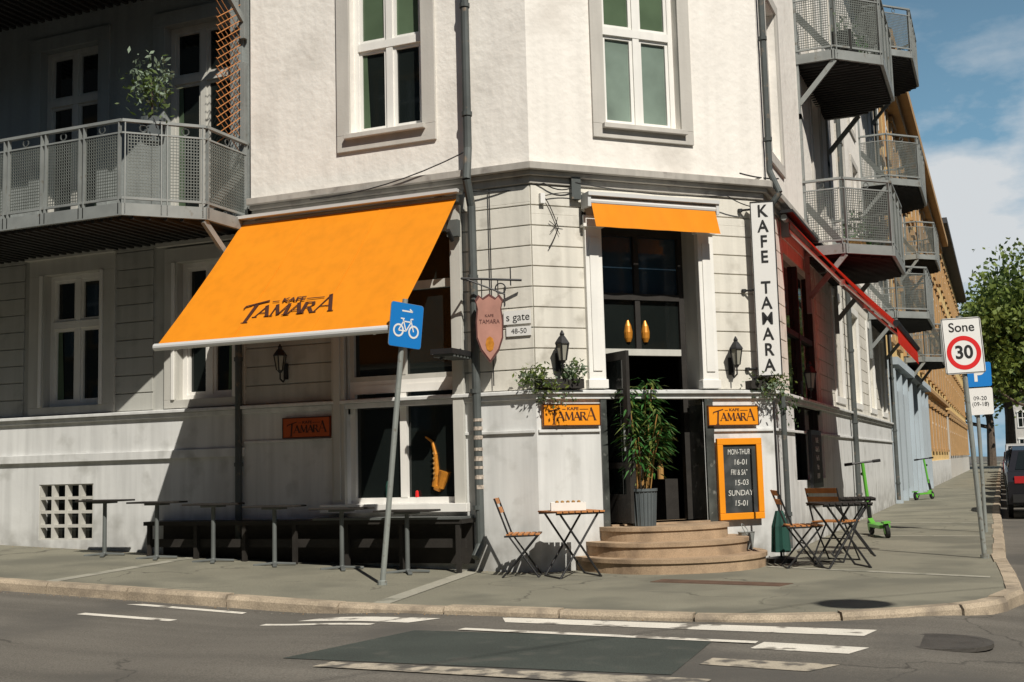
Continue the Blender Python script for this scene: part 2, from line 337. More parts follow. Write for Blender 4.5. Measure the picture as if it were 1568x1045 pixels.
while d<tot-20:
    l=random.uniform(.7,1.3) if d<150 else 2.5
    a=along(O,d+.01);b=along(O,min(d+l-.01,tot-.01))
    dz=random.uniform(.003,.018);w=random.uniform(.14,.17);j=random.uniform(-.008,.008)
    mid=along(O,d+l/2)
    secs=[kerb_sec(a[0],a[1],dz,w,j),kerb_sec(mid[0],mid[1],dz,w,j),kerb_sec(b[0],b[1],dz+random.uniform(-.004,.004),w,j)]
    for s0,s1 in zip(secs,secs[1:]):
        for i in range(5): mb.poly([s0[i],s0[(i+1)%5],s1[(i+1)%5],s1[i]],'kerb')
    mb.poly(secs[0],'kerb');mb.poly(secs[-1],'kerb')
    d+=l
mb.obj('kerb')
def mark(mb,q,m,n=14,zf=rz,dz=.004):
    a,b,c,d=[V(p) for p in q]
    for i in range(n):
        t0,t1=i/n,(i+1)/n
        p=[a.lerp(b,t0),a.lerp(b,t1),d.lerp(c,t1),d.lerp(c,t0)]
        mb.poly([(v.x,v.y,zf(v.x)+dz) for v in p],m)
mb=MB();mark(mb,[(.35,-5.72),(3.05,-5.70),(2.98,-4.25),(.62,-4.3)],'patch',20,dz=.004);mb.obj('asphalt_patch')
mb=MB()
mark(mb,[(1.14,-3.72),(3.96,-3.90),(4.02,-3.58),(1.0,-3.45)],'mark')
mark(mb,[(.95,-4.22),(3.3,-4.42),(3.3,-4.32),(.97,-4.12)],'mark',dz=.008)
mark(mb,[(3.3,-4.62),(3.95,-4.7),(4.05,-4.42),(3.34,-4.32)],'mark',6)
mark(mb,[(3.12,-5.3),(3.8,-5.4),(3.95,-5.12),(3.15,-5.05)],'markw',6)
mark(mb,[(.75,-5.98),(3.3,-6.08),(3.32,-5.80),(.78,-5.78)],'markw',dz=.008)
mark(mb,[(-2.79,-4.28),(-1.79,-4.25),(-1.79,-4.14),(-2.79,-4.17)],'mark')
mark(mb,[(-2.85,-3.56),(-1.5,-3.6),(-1.52,-3.5),(-2.72,-3.46)],'mark')
mark(mb,[(-.94,-4.14),(.1,-4.1),(.1,-4.0),(-.94,-4.04)],'mark')
mark(mb,[(-.75,-3.85),(.35,-3.9),(.5,-3.6),(-.55,-3.6)],'mark')
mark(mb,[(-6.5,-4.3),(-3.9,-4.3),(-3.9,-4.19),(-6.5,-4.19)],'mark')
mb.obj('road_markings')
mb=MB();mb.lathe((4.45,-3.95,rz(4.45)-.02),[(.36,0),(.36,.026),(.30,.029),(.29,.026)],'iron',28);mb.obj('manhole_cover')
mb=MB();mb.hexa([V(p) for p in ((1.55,-.92,-.02),(2.9,-1.15,-.02),(2.98,-.86,-.02),(1.6,-.62,-.02),(1.55,-.92,.004),(2.9,-1.15,.004),(2.98,-.86,.004),(1.6,-.62,.004))],'rust');mb.obj('cellar_grate')
mb=MB()
mark(mb,[(-4.3,-3.15),(-4.15,-3.15),(-4.6,0),(-4.75,0)],'strip',1,g,.004)
mark(mb,[(-.42,-3.15),(-.24,-3.15),(-.72,0),(-.9,0)],'strip',8,g,.006)
for y in (6.3,9.9,15,21,28): mark(mb,[(2.5,y),(4.7,y-.2),(4.7,y-.05),(2.5,y+.15)],'strip',1,g,.004)
mark(mb,[(2.4,.85),(4.75,-.1),(4.75,.04),(2.4,.98)],'strip',1,g,.004)
mb.obj('granite_paving_strips')
mb=MB();R=random.Random(77)
for i in range(420):
    if R.random()<.5: x=R.uniform(-8,2.5);y=-3.36-abs(R.gauss(0,.05));z=rz(x)+.004
    else: x=R.uniform(-8,0);y=-.08-abs(R.gauss(0,.12));z=g(x)+.004
    s_=R.uniform(.004,.014);a=R.uniform(0,3.1);u=V((math.cos(a),math.sin(a),0))*s_;w_=V((-math.sin(a),math.cos(a),0))*s_*.6;c=V((x,y,z))
    mb.poly([c-u,c-w_,c+u+V((0,0,.003)),c+w_],R.choice(['cane','bark','strip']))
mb.obj('dry_leaf_litter',recalc=False)
# ------------------------------------------------------------------ corner building
B=empty('corner_cafe_building')
EV=12.0
Lh_up=[(-2.38,-1.36,5.41,7.6),(-2.38,-1.36,8.5,10.7)]
Lh_dr=[(a,b,z,z+2.8) for z in (4.56,8.05) for a,b in ((-7.54,-6.48),(-5.32,-4.23),(-11,-10))]
Lh_g=[(-7.39,-6.40,2.2,4.06),(-5.09,-4.2,2.2,4.04),(-2.50,-1.02,.80,4.15),(-10.6,-9.5,2.2,4.06)]
cellar=(-7.43,-6.47,.37,1.13)
K=.06*math.tan(math.radians(22.5));K4=.04*math.tan(math.radians(22.5))
mb=MB()
wall(mb,PL,-3.89,K,4.66,EV,Lh_up,.06,'stucco',.24)
mb.poly([PL(-3.89,4.66,.06),PL(-3.89,EV,.06),PL(-3.89,EV,-.1),PL(-3.89,4.66,-.1)],'stucco')
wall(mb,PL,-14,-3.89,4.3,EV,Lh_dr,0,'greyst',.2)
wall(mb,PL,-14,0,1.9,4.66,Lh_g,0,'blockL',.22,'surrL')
wall(mb,PL,-14,K4,-.6,1.97,Lh_g+[cellar],.04,'base',.22)
Ch=[(.99,2.05,5.31,7.55),(.99,2.05,8.45,10.65)]
door=(.88,2.21,.5,4.12)
wall(mb,PC,-K,T+K,4.66,EV,Ch,.06,'stucco',.24)
wall(mb,PC,0,T,1.9,4.66,[door],0,'block',.34,'surrL')
wall(mb,PC,-K4,T+K4,-.6,1.97,[door],.04,'base',.38,'marble')
Rg=[(1.55,4.35,.9,4.1),(6.4,7.5,2.3,4.1),(9.2,10.3,2.3,4.1),(12.2,13.3,2.3,4.1),(15,16,2.3,4.1)]
Ru=[(a,b,z,z+h) for z0 in (0,3.07) for a,b,z,h in ((.60,1.45,5.3+z0,2.2),(4.7,5.7,4.56+z0,2.8),(8.1,9.1,5.3+z0,2.2),(10.6,11.6,5.3+z0,2.2),(14,15,4.56+z0,2.8))]
wall(mb,PR,-K,17,4.66,EV,Ru,.06,'stucco',.24)
wall(mb,PR,0,17,1.9,4.66,Rg,0,'block',.22)
wall(mb,PR,-K4,17,-.6,1.97,Rg,.04,'base',.26)
P2=T*S
mb.poly([(-14,0,-.6),(-14,12,-.6),(-14,12,EV),(-14,0,EV)],'greyst');mb.poly([(-14,12,-.6),(-8,12,-.6),(-8,12,EV),(-14,12,EV)],'greyst')
mb.poly([(-8,12,-.6),(-8,P2+17,-.6),(-8,P2+17,EV),(-8,12,EV)],'greyst');mb.poly([(P2,P2+17,-.6),(-8,P2+17,-.6),(-8,P2+17,EV),(P2,P2+17,EV)],'greyst')
mb.obj('walls',B,recalc=False)
mb=MB();zs=[2.09+.2425*i for i in range(11)]
sL=[(-7.78,-6.28,2.0,4.3),(-5.5,-4.0,2.0,4.3),(-2.68,-.92,.7,4.3),(-10.9,-9.2,2,4.3)]
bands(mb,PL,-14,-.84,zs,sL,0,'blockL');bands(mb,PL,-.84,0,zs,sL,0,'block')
bands(mb,PC,.0,T,zs,[(.68,2.43,2.0,4.16)],0,'block')
bands(mb,PR,0,17,zs,[(1.4,4.5,2,4.3)]+[(a-.15,b+.15,c-.1,d+.15) for a,b,c,d in Rg[1:]],0,'block')
mb.obj('rusticated_blocks',B,bevel=.004)
def outl(o,xl=-3.89,re=17):
    k=o*math.tan(math.radians(22.5))
    return [PL(xl,0,o),PL(k,0,o),PR(-k,0,o),PR(re,0,o)]
def belt(mb,o,z0,z1,m,xl=-3.89,re=17,oi=-.05,slope=0):
    a=outl(o,xl,re);b=outl(oi,xl,re)
    for i in range(3):
        p,q,r,t=a[i],a[i+1],b[i+1],b[i]
        z=V((0,0,1))
        mb.hexa([p+z*z0,q+z*z0,r+z*z0,t+z*z0,p+z*(z1-slope),q+z*(z1-slope),r+z*z1,t+z*z1],m)
mb=MB()
belt(mb,.17,4.665,4.765,'trim',slope=.015);belt(mb,.10,4.61,4.662,'trim',slope=0);belt(mb,.045,4.52,4.607,'trim')
belt(mb,.12,2.03,2.09,'base',xl=-14,slope=.02);belt(mb,.08,1.97,2.027,'base',xl=-14)
mb.obj('cornice',B,bevel=.006)
mb=MB()
mb.box(PL,-14,-4.0,1.43,1.54,.042,.085,'base');mb.box(PL,-4.0,-2.7,1.585,1.62,.042,.07,'base');mb.box(PL,-.88,0,1.585,1.62,.042,.07,'base')
mb.box(PC,.0,.79,1.585,1.62,.042,.07,'base');mb.box(PC,2.34,T,1.565,1.60,.042,.07,'base')
mb.box(PR,0,17,1.565,1.60,.042,.075,'base')
for a,b,c,d in Lh_up: surround(mb,PL,a,b,c,d,.185,.21,.06,.035,'surr');mb.box(PL,a-.05,b+.05,c-.06,c,.0955,.16,'surr')
for a,b,c,d in Ch: surround(mb,PC,a,b,c,d,.17,.17,.06,.035,'surr');mb.box(PC,a-.05,b+.05,c-.06,c,.0955,.16,'surr')
for a,b,c,d in Ru: surround(mb,PR,a,b,c,d,.15,.15,.06,.035,'surr')
for a,b,c,d in Lh_g:
    if c>2:
        surround(mb,PL,a,b,c,d,.27 if a<-6 else .2,.11,.0,.05,'surrL')
        mb.box(PL,a-.3,b+.3,d+.22,d+.28,.051,.12,'surrL')
        mb.box(PL,a-.07,a-.02,c,d,.051,.075,'white');mb.box(PL,b+.02,b+.07,c,d,.051,.075,'white')
for a,b,c,d in Rg[1:]: surround(mb,PR,a,b,c,d,.14,.12,.0,.05,'white')
for a,b,c,d in Lh_dr: surround(mb,PL,a,b,c,d,.2,.02,.0,.04,'greyst')
mb.box(PL,-2.68,-2.50,.7,4.35,.042,.10,'surrL');mb.box(PL,-1.02,-.88,.7,4.35,.042,.10,'surrL');mb.box(PL,-2.64,-2.55,.85,4.2,.1005,.125,'surrL')
mb.box(PL,-2.50,-1.02,4.15,4.35,.042,.10,'surrL')
mb.box(PL,-2.8,-.82,.70,.80,.101,.2,'white')
for a,b in ((.66,.88),(2.21,2.43)):
    mb.box(PC,a,b,2.09,4.02,.002,.085,'white');mb.box(PC,a-.03,b+.03,4.02,4.16,.002,.12,'white');mb.box(PC,a-.02,b+.02,2.095,2.2,.003,.105,'white')
    mb.box(PC,a+.05,b-.05,2.3,3.9,.0855,.1,'white')
mb.box(PC,.66,2.43,4.16,4.4,.003,.09,'block')
mb.obj('window_surrounds',B,bevel=.005)
for a,b,c,d in Lh_up: window(B,PL,a,b,c,d,-.08,'glassg','glass',.53)
for a,b,c,d in Ch: window(B,PC,a,b,c,d,-.08,'glassg','glassp',.55)
for a,b,c,d in Lh_dr: window(B,PL,a,b,c,d,-.14,'glass','glass',.73,mat_='surrL')
for a,b,c,d in Lh_g:
    if c>2: window(B,PL,a,b,c,d,-.12,'glass','glass',.62)
for a,b,c,d in Ru+Rg[1:]: window(B,PR,a,b,c,d,-.12,'glassb','glass',.62)
window(B,PL,-2.50,-1.02,.80,2.30,-.08,'glass','glass',.93,fw=.07,name='cafe_window',sash=False)
window(B,PL,-2.50,-1.02,2.30,4.15,-.08,'glass','glass',.62,fw=.06,name='cafe_window',mat_='surrL',sash=False)
mb=MB();mb.box(PR,1.55,4.35,.9,4.1,-.2,-.1,'glass')
for s in (1.55,2.9,4.27): mb.box(PR,s,s+.08,.9,4.1,-.0995,-.03,'dkwood')
mb.box(PR,1.63,4.27,3.0,3.08,-.0995,-.04,'dkwood');mb.obj('side_shop_window',B)
mb=MB();a,b,c,d=cellar
mb.poly([PL(a,c,-.12),PL(b,c,-.12),PL(b,d,-.12),PL(a,d,-.12)],'glass')
for i in range(5): x=a+(b-a)*i/4;mb.box(PL,x-.022,x+.022,c,d,-.06,.03,'surrL')
for i in range(5): z=c+(d-c)*i/4;mb.box(PL,a,b,z-.02,z+.02,-.058,.026,'surrL')
mb.obj('cellar_window_grille',B)
mb=MB()
fp=[(-14.3,-.55),(.23,-.55),(P2+.55,P2-.23),(P2+.55,P2+17.0),(-8.3,P2+17.0),(-8.3,12.3),(-14.3,12.3)]
mb.prism(fp,EV,EV+.25,'trim')
n=len(fp);cx,cy=-4,7
top=[(x+(cx-x)*.35,y+(cy-y)*.35) for x,y in fp]
for i in range(n):
    a,b=fp[i],fp[(i+1)%n];c,d=top[(i+1)%n],top[i]
    mb.poly([(a[0],a[1],EV+.25),(b[0],b[1],EV+.25),(c[0],c[1],EV+3.4),(d[0],d[1],EV+3.4)],'roof')
mb.poly([(x,y,EV+3.4) for x,y in top],'roof');mb.obj('roof',B)
mb=MB()
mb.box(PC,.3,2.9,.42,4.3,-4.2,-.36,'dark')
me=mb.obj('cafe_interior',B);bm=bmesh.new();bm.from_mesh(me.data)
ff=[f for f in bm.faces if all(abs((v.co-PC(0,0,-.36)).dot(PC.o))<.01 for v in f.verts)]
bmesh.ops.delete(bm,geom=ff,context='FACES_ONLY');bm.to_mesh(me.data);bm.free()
mb=MB();mb.box(PC,1.9,2.6,.5,1.5,-2.6,-1.4,'dkwood');mb.box(PC,1.85,2.65,1.5,1.54,-2.65,-1.35,'wood')
mb.lathe(PC(2.0,1.0,-.7),[(.04,0),(.04,.16),(.015,.22),(.015,.28)],'cane',10);mb.box(PC,1.95,2.13,.5,1.0,-.9,-.5,'dkwood');mb.lathe(PC(1.2,1.6,-3.2),[(.1,0),(.14,.2),(.1,.35)],'gold',12)
mb.obj('bar_counter',B)
mb=MB();fo=(-.38,-.30)
mb.box(PC,.88,.95,.5,4.12,*fo,'dkwood');mb.box(PC,2.14,2.21,.5,4.12,*fo,'dkwood');mb.box(PC,.95,2.14,4.02,4.12,*fo,'dkwood')
mb.box(PC,.95,2.14,2.53,2.61,*fo,'surrL');mb.box(PC,1.51,1.58,2.61,4.02,*fo,'dkwood');mb.box(PC,.95,2.14,3.22,3.30,-.39,-.29,'dkwood')
for a,b in ((.95,1.51),(1.58,2.14)):
    mb.poly([PC(a,2.61,-.345),PC(b,2.61,-.345),PC(b,3.22,-.345),PC(a,3.22,-.345)],'glass')
    mb.poly([PC(a,3.30,-.345),PC(b,3.30,-.345),PC(b,4.02,-.345),PC(a,4.02,-.345)],'glassb')
for s in (1.42,1.66): mb.lathe(PC(s,2.70,-.34),[(.03,0),(.05,.05),(.055,.12),(.04,.2),(.012,.27)],'gold',12)
mb.box(PC,.88,2.21,.44,.5,-.4,.10,'stone')
mb.box(PC,2.215,2.33,.3,1.965,.0405,.075,'marble');mb.box(PC,.80,.875,.3,1.965,.0405,.07,'marble')
mb.obj('door_frame',B)
mb=MB();p=PC(.95,0,-.27);q=PC(1.02,0,.36);dr=(q-p).normalized();DP=Pl(p,dr,dr.cross(V((0,0,1))));w=(q-p).length
for z0,z1 in ((.52,.85),(1.15,1.22),(2.42,2.52)): mb.box(DP,.08,w-.08,z0,z1,-.02,.02,'dkwood')
mb.box(DP,0,.08,.52,2.52,-.022,.022,'dkwood');mb.box(DP,w-.08,w,.52,2.52,-.022,.022,'dkwood')
mb.poly([DP(.08,.85),DP(w-.08,.85),DP(w-.08,2.42),DP(.08,2.42)],'glass')
mb.bar(DP(w-.04,1.35,.05),DP(w-.04,1.65,.05),.012,'steel');mb.obj('open_door_leaf',B)
mb=MB()
for a,b,z0,z1 in ((1.12,1.30,-.05,.16),(.98,1.0,.16,.32),(.80,.70,.32,.48)):
    for e,u,v_ in ((0,z0,z1-.045),(.02,z1-.045,z1)):
        pts=[PC(1.56+(a+e)*math.cos(t),0,max(.0,(b+e)*math.sin(t)**.8)) for t in [math.pi*i/32 for i in range(33)]]
        mb.prism([(p.x,p.y) for p in pts],u,v_,'stone')
mb.obj('entrance_steps',B,bevel=.008)
mb=MB()
def pipe(pts,r=.05):
    mb.path(pts,r,'pipe',10)
    for a,b in zip(pts,pts[1:]):
        if abs((b-a).z)>1:
            z=min(a.z,b.z)+.4
            while z<max(a.z,b.z): mb.bar(V((a.x,a.y,z)),V((a.x,a.y,z+.05)),r+.013,'pipe',10);z+=1.35
pipe([PL(-.72,12,.16),PL(-.72,5.0,.16),PL(-.70,4.6,.26),PL(-.70,4.3,.14),PL(-.68,.32,.14),PL(-.70,.18,.25)],.052)
pipe([PL(-4.06,4.3,.1),PL(-4.06,.9,.1),PL(-4.06,.3,.1)],.045)
R=random.Random(3)
for i in range(8):
    z=.95+i*.11+R.uniform(0,.03);mb.bar(PL(-.68,z,.14),PL(-.68,z+R.uniform(.03,.06),.14),.0535+.0004*i,'stick',10,cap=False)
mb.obj('drainpipe')
mb=MB();pipe([PR(.06,12,.13),PR(.06,4.9,.13),PR(.02,4.6,.25),PR(.02,4.4,.1)],.04);pipe([PR(.1,2.0,.14),PR(.1,.1,.14)],.035);mb.obj('drainpipe')
mb=MB();pipe([PR(8,12,.13),PR(8,.1,.13)],.05);pipe([PR(16.8,12,.13),PR(16.8,.1,.13)],.05);mb.obj('drainpipe')
mb=MB()
def cable(pts,r=.008):
    P=[]
    for a,b,sag in pts:
        for i in range(9):
            t=i/8;P.append(a.lerp(b,t)-V((0,0,sag*4*t*(1-t))))
    mb.path(P,r,'black',5)
cable([(PL(-2.9,4.62,.2),PL(-.75,4.95,.2),.1)]);cable([(PL(-.7,4.5,.1),PC(.15,4.52,.07),.05),(PC(.15,4.52,.07),PC(.62,4.55,.08),.08)])
cable([(PC(.1,4.35,.06),PC(.6,4.42,.08),-.03)],.006);cable([(PC(.12,4.4,.05),PC(.33,4.0,.05),-.06),(PC(.33,4.0,.05),PC(.2,3.75,.05),.02)],.006)
cable([(PC(.55,4.55,.1),PC(2.6,4.5,.19),.06),(PC(2.6,4.5,.19),PC(3.2,4.4,.1),.04)],.007)
cable([(PC(2.8,4.8,.2),PR(.3,4.85,.2),.02)],.01)
for i in range(5): mb.bar(PC(.30,4.02,.04),PC(.30+.10*math.cos(i*1.3),4.02+.11*math.sin(i*1.3),.05),.004,'black',4)
cable([(PC(3.1,4.45,.06),PC(3.1,2.2,.06),.0)],.006);cable([(PL(-.5,4.5,.06),PL(-.5,2.15,.06),.0)],.007)
mb.box(PC,.5,.62,4.35,4.62,.03,.1,'pipe');mb.box(PC,.1,.16,4.28,4.4,.025,.08,'wsign')
mb.box(PC,.62,.68,4.05,4.2,.03,.09,'ink');mb.box(PL,-1.0,-.86,3.95,4.15,.12,.2,'steeld');mb.bar(PL(-.93,3.9,.2),PL(-.93,4.0,.32),.03,'black')
mb.obj('facade_cables')
# ------------------------------------------------------------------ balconies
def balcony(name,pl,s0,s1,dep,c,z0,h=1.06,panel=.62):
    E=empty(name);mb=MB()
    vs=[(s0,0.02),(s0,dep-c),(s0+c,dep),(s1-c,dep),(s1,dep-c),(s1,0.02)]
    P=[pl(a,0,o) for a,o in vs]
    ok=[(p.x,p.y) for p in P]
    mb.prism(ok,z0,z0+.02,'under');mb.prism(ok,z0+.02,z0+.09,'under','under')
    for a,b in zip(P,P[1:]): mb.beam(a+V((0,0,z0+.06)),b+V((0,0,z0+.06)),.05,.15,'steel')
    n=int((s1-s0)/.14)
    for i in range(n):
        a=s0+.1+(s1-s0-.2)*i/n
        dd=min(dep,dep-c+min(a-s0,s1-a));mb.box(pl,a,a+.05,z0-.05,z0-.001,.03,dd-.05,'under')
    mb.obj('slab',E)
    mb=MB();zt=z0+h+.1;zb=z0+.2
    for a,b in zip(P,P[1:]):
        l=(b-a).length;k=max(1,round(l/panel));d=(b-a)/k;u=d.normalized();nrm=u.cross(V((0,0,1)))
        Z=V((0,0,1))
        mb.beam(a+Z*zt,b+Z*zt,.06,.035,'steel')
        mb.beam(a+Z*zb,b+Z*zb,.03,.03,'steel');mb.beam(a+Z*(zt-.15),b+Z*(zt-.15),.025,.02,'steel')
        for i in range(k):
            p=a+d*i;q=p+d;pl_=(q-p).length
            for t in (.035,pl_-.035): mb.beam(p+u*t+Z*(z0+.0),p+u*t+Z*(zt),.014,.05,'steel',up=nrm)
            mb.torus(p+d*.5+Z*(zt-.085),.045,.008,'steeld',nrm,10,4)
            w0,w1=.07,pl_-.07;m=int((w1-w0)/.034)
            for j in range(m+1):
                t=w0+(w1-w0)*j/max(1,m);mb.beam(p+u*t+Z*zb,p+u*t+Z*(zt-.15),.009,.009,'steelr',up=nrm)
            mz=int((zt-.15-zb)/.038)
            for j in range(1,mz): z=zb+(zt-.15-zb)*j/mz;mb.beam(p+u*w0+Z*z,p+u*w1+Z*z,.009,.009,'steelr')
    mb.obj('railing',E)
    mb=MB();Z=V((0,0,1))
    for s in (s0+.03,s1-.03):
        mb.beam(pl(s,z0-.9,.06),pl(s,z0+h+1.2,.06),.07,.07,'steel');mb.beam(pl(s,z0-.65,.08),pl(s,z0-.02,dep-c),.05,.08,'steel')
        mb.beam(pl(s,z0+h-.25,.08),pl(s,z0+.05,dep-c+.02),.05,.1,'steel')
    mb.obj('brackets',E);return E
balcony('steel_balcony',PL,-11.5,-3.97,1.6,.7,4.36)
balcony('steel_balcony',PL,-11.5,-3.97,1.6,.7,7.85)
for z in (4.33,7.40,): balcony('steel_balcony',PR,3.4,6.75,1.3,.65,z)
for z in (4.33,7.40,10.47): balcony('steel_balcony',PR,12.6,16.2,1.3,.65,z)
mb=MB();leaves(mb,PL(-4.5,5.95,1.3),(.22,.18,.36),420,.085,['silv','leaf2','silv'],10,2.5,5);mb.lathe(PL(-4.5,5.3,1.25),[(.13,0),(.17,.3)],'pot',12);mb.bar(PL(-4.5,5.5,1.25),PL(-4.5,6.1,1.28),.012,'bark');mb.obj('balcony_plant')
mb=MB()
for i in range(16):
    z=5.4+i*.11
    mb.bar((-4.02,-.12,z),(-4.02,-.62,z+.35),.006,'wood',5);mb.bar((-4.01,-.62,z),(-4.01,-.12,z+.35),.006,'wood',5)
mb.obj('wooden_trellis')
mb=MB();leaves(mb,PR(5,4.9,.7),(.3,1.1,.25),300,.1,['silv','bam','leaf3'],12,2,9);mb.box(PR,4.0,6.2,4.45,4.65,.5,.85,'cane');mb.obj('balcony_flower_box')
mb=MB();mb.box(PR,3.6,6.4,7.55,7.9,.6,.9,'under');leaves(mb,PR(5,8.1,.8),(.25,1.2,.18),260,.09,['silv','bam','leaf3'],12,2,19);mb.obj('balcony_flower_box')
# ------------------------------------------------------------------ awnings
def awning(name,pl,s0,s1,z0,z1,p,m,seams=4,bar='alu',val=0):
    E=empty(name);mb=MB();n=24
    for i in range(n):
        for j in range(10):
            def q(a,b):
                t=b/10;s=s0+(s1-s0)*a/n
                sag=.035*math.sin(math.pi*t);ed=.007*math.sin(a*.9)*t
                return pl(s,z0+(z1-z0)*t-sag+ed,.14+(p-.14)*t)
            mb.poly([q(i,j),q(i+1,j),q(i+1,j+1),q(i,j+1)],m)
        if val: mb.poly([pl(s0+(s1-s0)*i/n,z1+.007*math.sin(i*.9),p),pl(s0+(s1-s0)*(i+1)/n,z1+.007*math.sin((i+1)*.9),p),pl(s0+(s1-s0)*(i+1)/n,z1-val,p+.01),pl(s0+(s1-s0)*i/n,z1-val,p+.01)],m)
    mb.obj('canvas',E,smooth=True,weld=.002)
    mb=MB();nz=V((0,0,.003))
    for i in range(1,seams):
        s=s0+(s1-s0)*i/seams
        for j in range(10):
            f_=lambda t:pl(s,z0+(z1-z0)*t-.035*math.sin(math.pi*t)+.006*t,.14+(p-.14)*t)+nz
            mb.beam(f_(j/10),f_(j/10+.1),.02,.004,m)
    mb.obj('seams',E)
    mb=MB();mb.bar(pl(s0-.03,z1-.02,p),pl(s1+.03,z1-.02,p),.042,bar,12)
    mb.box(pl,s0-.05,s1+.05,z0+.03,z0+.07,.09,.26,'alu' if bar=='alu' else 'black');mb.bar(pl(s0,z0-.02,.13),pl(s1,z0-.02,.13),.045,'steel',10)
    for s,sg in ((s0+.25,1),(s1-.25,-1)):
        a=pl(s,z0-.15,.13);e=pl(s+sg*.35,(z0+z1)/2-.12,p*.52);b=pl(s,z1-.05,p-.04)
        mb.bar(a,e,.024,'alu',8);mb.bar(e,b,.02,'alu',8);mb.lathe(e-V((0,0,.04)),[(.04,0),(.04,.08)],'alu',10)
        mb.box(pl,s-.05,s+.05,z0-.25,z0+.02,.05,.16,'steeld')
    mb.obj('frame',E);return E
A=awning('orange_awning',PL,-3.96,-.88,4.44,2.70,1.8,'orange',3)
up=(PL(0,4.44,.14)-PL(0,2.70,1.8)).normalized();nm=PL.d.cross(up);c=PL(-2.42,4.44+(2.70-4.44)*.84,.14+1.66*.84)-V((0,0,.013))+nm*.009
logo(PL,0,0,0,1.28,'brown',A,up=up,out=c)
E=empty('entrance_awning');mb=MB()
mb.box(PC,.62,2.42,4.36,4.405,.09,.30,'alu');mb.bar(PC(.66,4.30,.22),PC(2.38,4.30,.22),.05,'alu',12);mb.box(PC,.62,.66,4.23,4.359,.09,.28,'alu');mb.box(PC,2.38,2.42,4.23,4.359,.09,.28,'alu');mb.obj('cassette',E)
mb=MB();n=30
for i in range(n):
    def q(a,z): s=.67+1.70*a/n;return PC(s,z,.27+(.09*(4.26-z)/.26)+.006*math.sin(a*.8)*(4.28-z)/.25)
    mb.poly([q(i,3.97),q(i+1,3.97),q(i+1,4.27),q(i,4.27)],'orange')
mb.obj('valance',E,smooth=True,weld=.001)
awning('red_awning',PR,1.0,5.0,4.50,2.95,1.5,'red',4,'black',val=.28)
# ------------------------------------------------------------------ signs on facade
def sign_plate(name,pl,a0,a1,z0,z1,off,bg,fr,ink):
    E=empty(name);mb=MB();mb.box(pl,a0,a1,z0,z1,off,off+.02,bg)
    t=.012
    for q in ((a0,a1,z0,z0+t),(a0,a1,z1-t,z1),(a0,a0+t,z0+t,z1-t),(a1-t,a1,z0+t,z1-t)): mb.box(pl,*q,off+.0201,off+.026,fr)
    mb.obj('board',E);logo(pl,(a0+a1)/2,(z0+z1)/2-.062,off+.0205,(a1-a0)*.84,ink,E);return E
sign_plate('cafe_name_sign',PC,.04,.78,1.655,1.915,.075,'orangep','brown','brown')
sign_plate('cafe_name_sign',PC,2.24,2.97,1.635,1.885,.08,'orangep','brown','brown')
sign_plate('cafe_name_sign',PL,-3.40,-2.70,1.63,1.89,.075,'orangesh','brown','brown')
E=empty('chalkboard_menu');mb=MB();a0,a1,z0,z1=2.34,2.98,.49,1.48;t=.08
mb.box(PC,a0+t,a1-t,z0+t,z1-t,.085,.10,'chalk')
for q in ((a0,a1,z0,z0+t),(a0,a1,z1-t,z1),(a0,a0+t,z0+t,z1-t),(a1-t,a1,z0+t,z1-t)): mb.box(PC,*q,.08,.125,'orangep')
mb.obj('frame',E,bevel=.006)
for i,tx in enumerate(('MON-THUR','16-01','FRI & SAT','15-03','SUNDAY','15-01')):
    text('chalk_line',tx,.095,PC(2.66+random.uniform(-.015,.015),1.31-i*.125,.1015),PC.d+V((0,0,random.uniform(-.05,.05))),V((0,0,1)),'chalkt',E,sx=.64 if len(tx)>7 else .95,ext=.0008,shear=.1)
E=empty('vertical_cafe_sign');BP=Pl(PC(2.97,0,.13),(.97,.24,0),(.24,-.97,0));mb=MB()
mb.box(BP,0,.30,2.24,4.45,-.03,.03,'wsign')
for q in ((0,.30,2.24,2.252),(0,.30,4.438,4.45),(0,.012,2.252,4.438),(.288,.30,2.252,4.438)): mb.box(BP,*q,.0305,.036,'ink')
for z in (2.34,3.33,4.36): mb.bar(BP(-.12,z,-.03),BP(0,z,0),.014,'black');mb.lathe(BP(-.12,z,-.03),[(.03,-.02),(.03,.02)],'black',8)
mb.obj('panel',E)
Lt='KAFE TAMARA'
for i,ch in enumerate(Lt):
    if ch!=' ': text('letter',ch,.215,BP(.15,4.32-i*.195,.034),BP.d,V((0,0,1)),'ink',E,ext=.003,sx=.9,bold=.003)
E=empty('street_name_sign');mb=MB();mb.box(PL,-.36,-.02,2.86,3.02,.03,.045,'wsign');mb.box(PL,-.33,-.02,2.72,2.83,.03,.045,'wsign');mb.obj('plates',E)
text('name','s gate',.13,PL(-.18,2.94,.046),PL.d,(0,0,1),'ink',E,ext=.001);text('number','48-50',.085,PL(-.17,2.775,.046),PL.d,(0,0,1),'ink',E,ext=.001)
E=empty('hanging_shield_sign');SP=Pl((-.60,-.32,0),(.93,.37,0),(.37,-.93,0));mb=MB()
sh=[(0,.0),(.05,.06),(.1,.02),(.19,.07),(.28,.02),(.33,.06),(.38,0),(.355,-.1),(.375,-.25),(.37,-.45),(.31,-.6),(.19,-.74),(.07,-.6),(.01,-.45),(.005,-.25),(.025,-.1)]
mb.extr([SP(a*.86,3.14+b,-.02) for a,b in sh],SP.o*.04,'shdark')
mb.extr([SP(.163+(a*.86-.163)*.9,3.14-.33+(b+.33)*.92,.021) for a,b in sh],SP.o*.008,'pink')
mb.extr([SP(.163+.05*math.cos(t),2.62+.09*math.sin(t),.03) for t in [i*.785 for i in range(8)]],SP.o*.004,'gold')
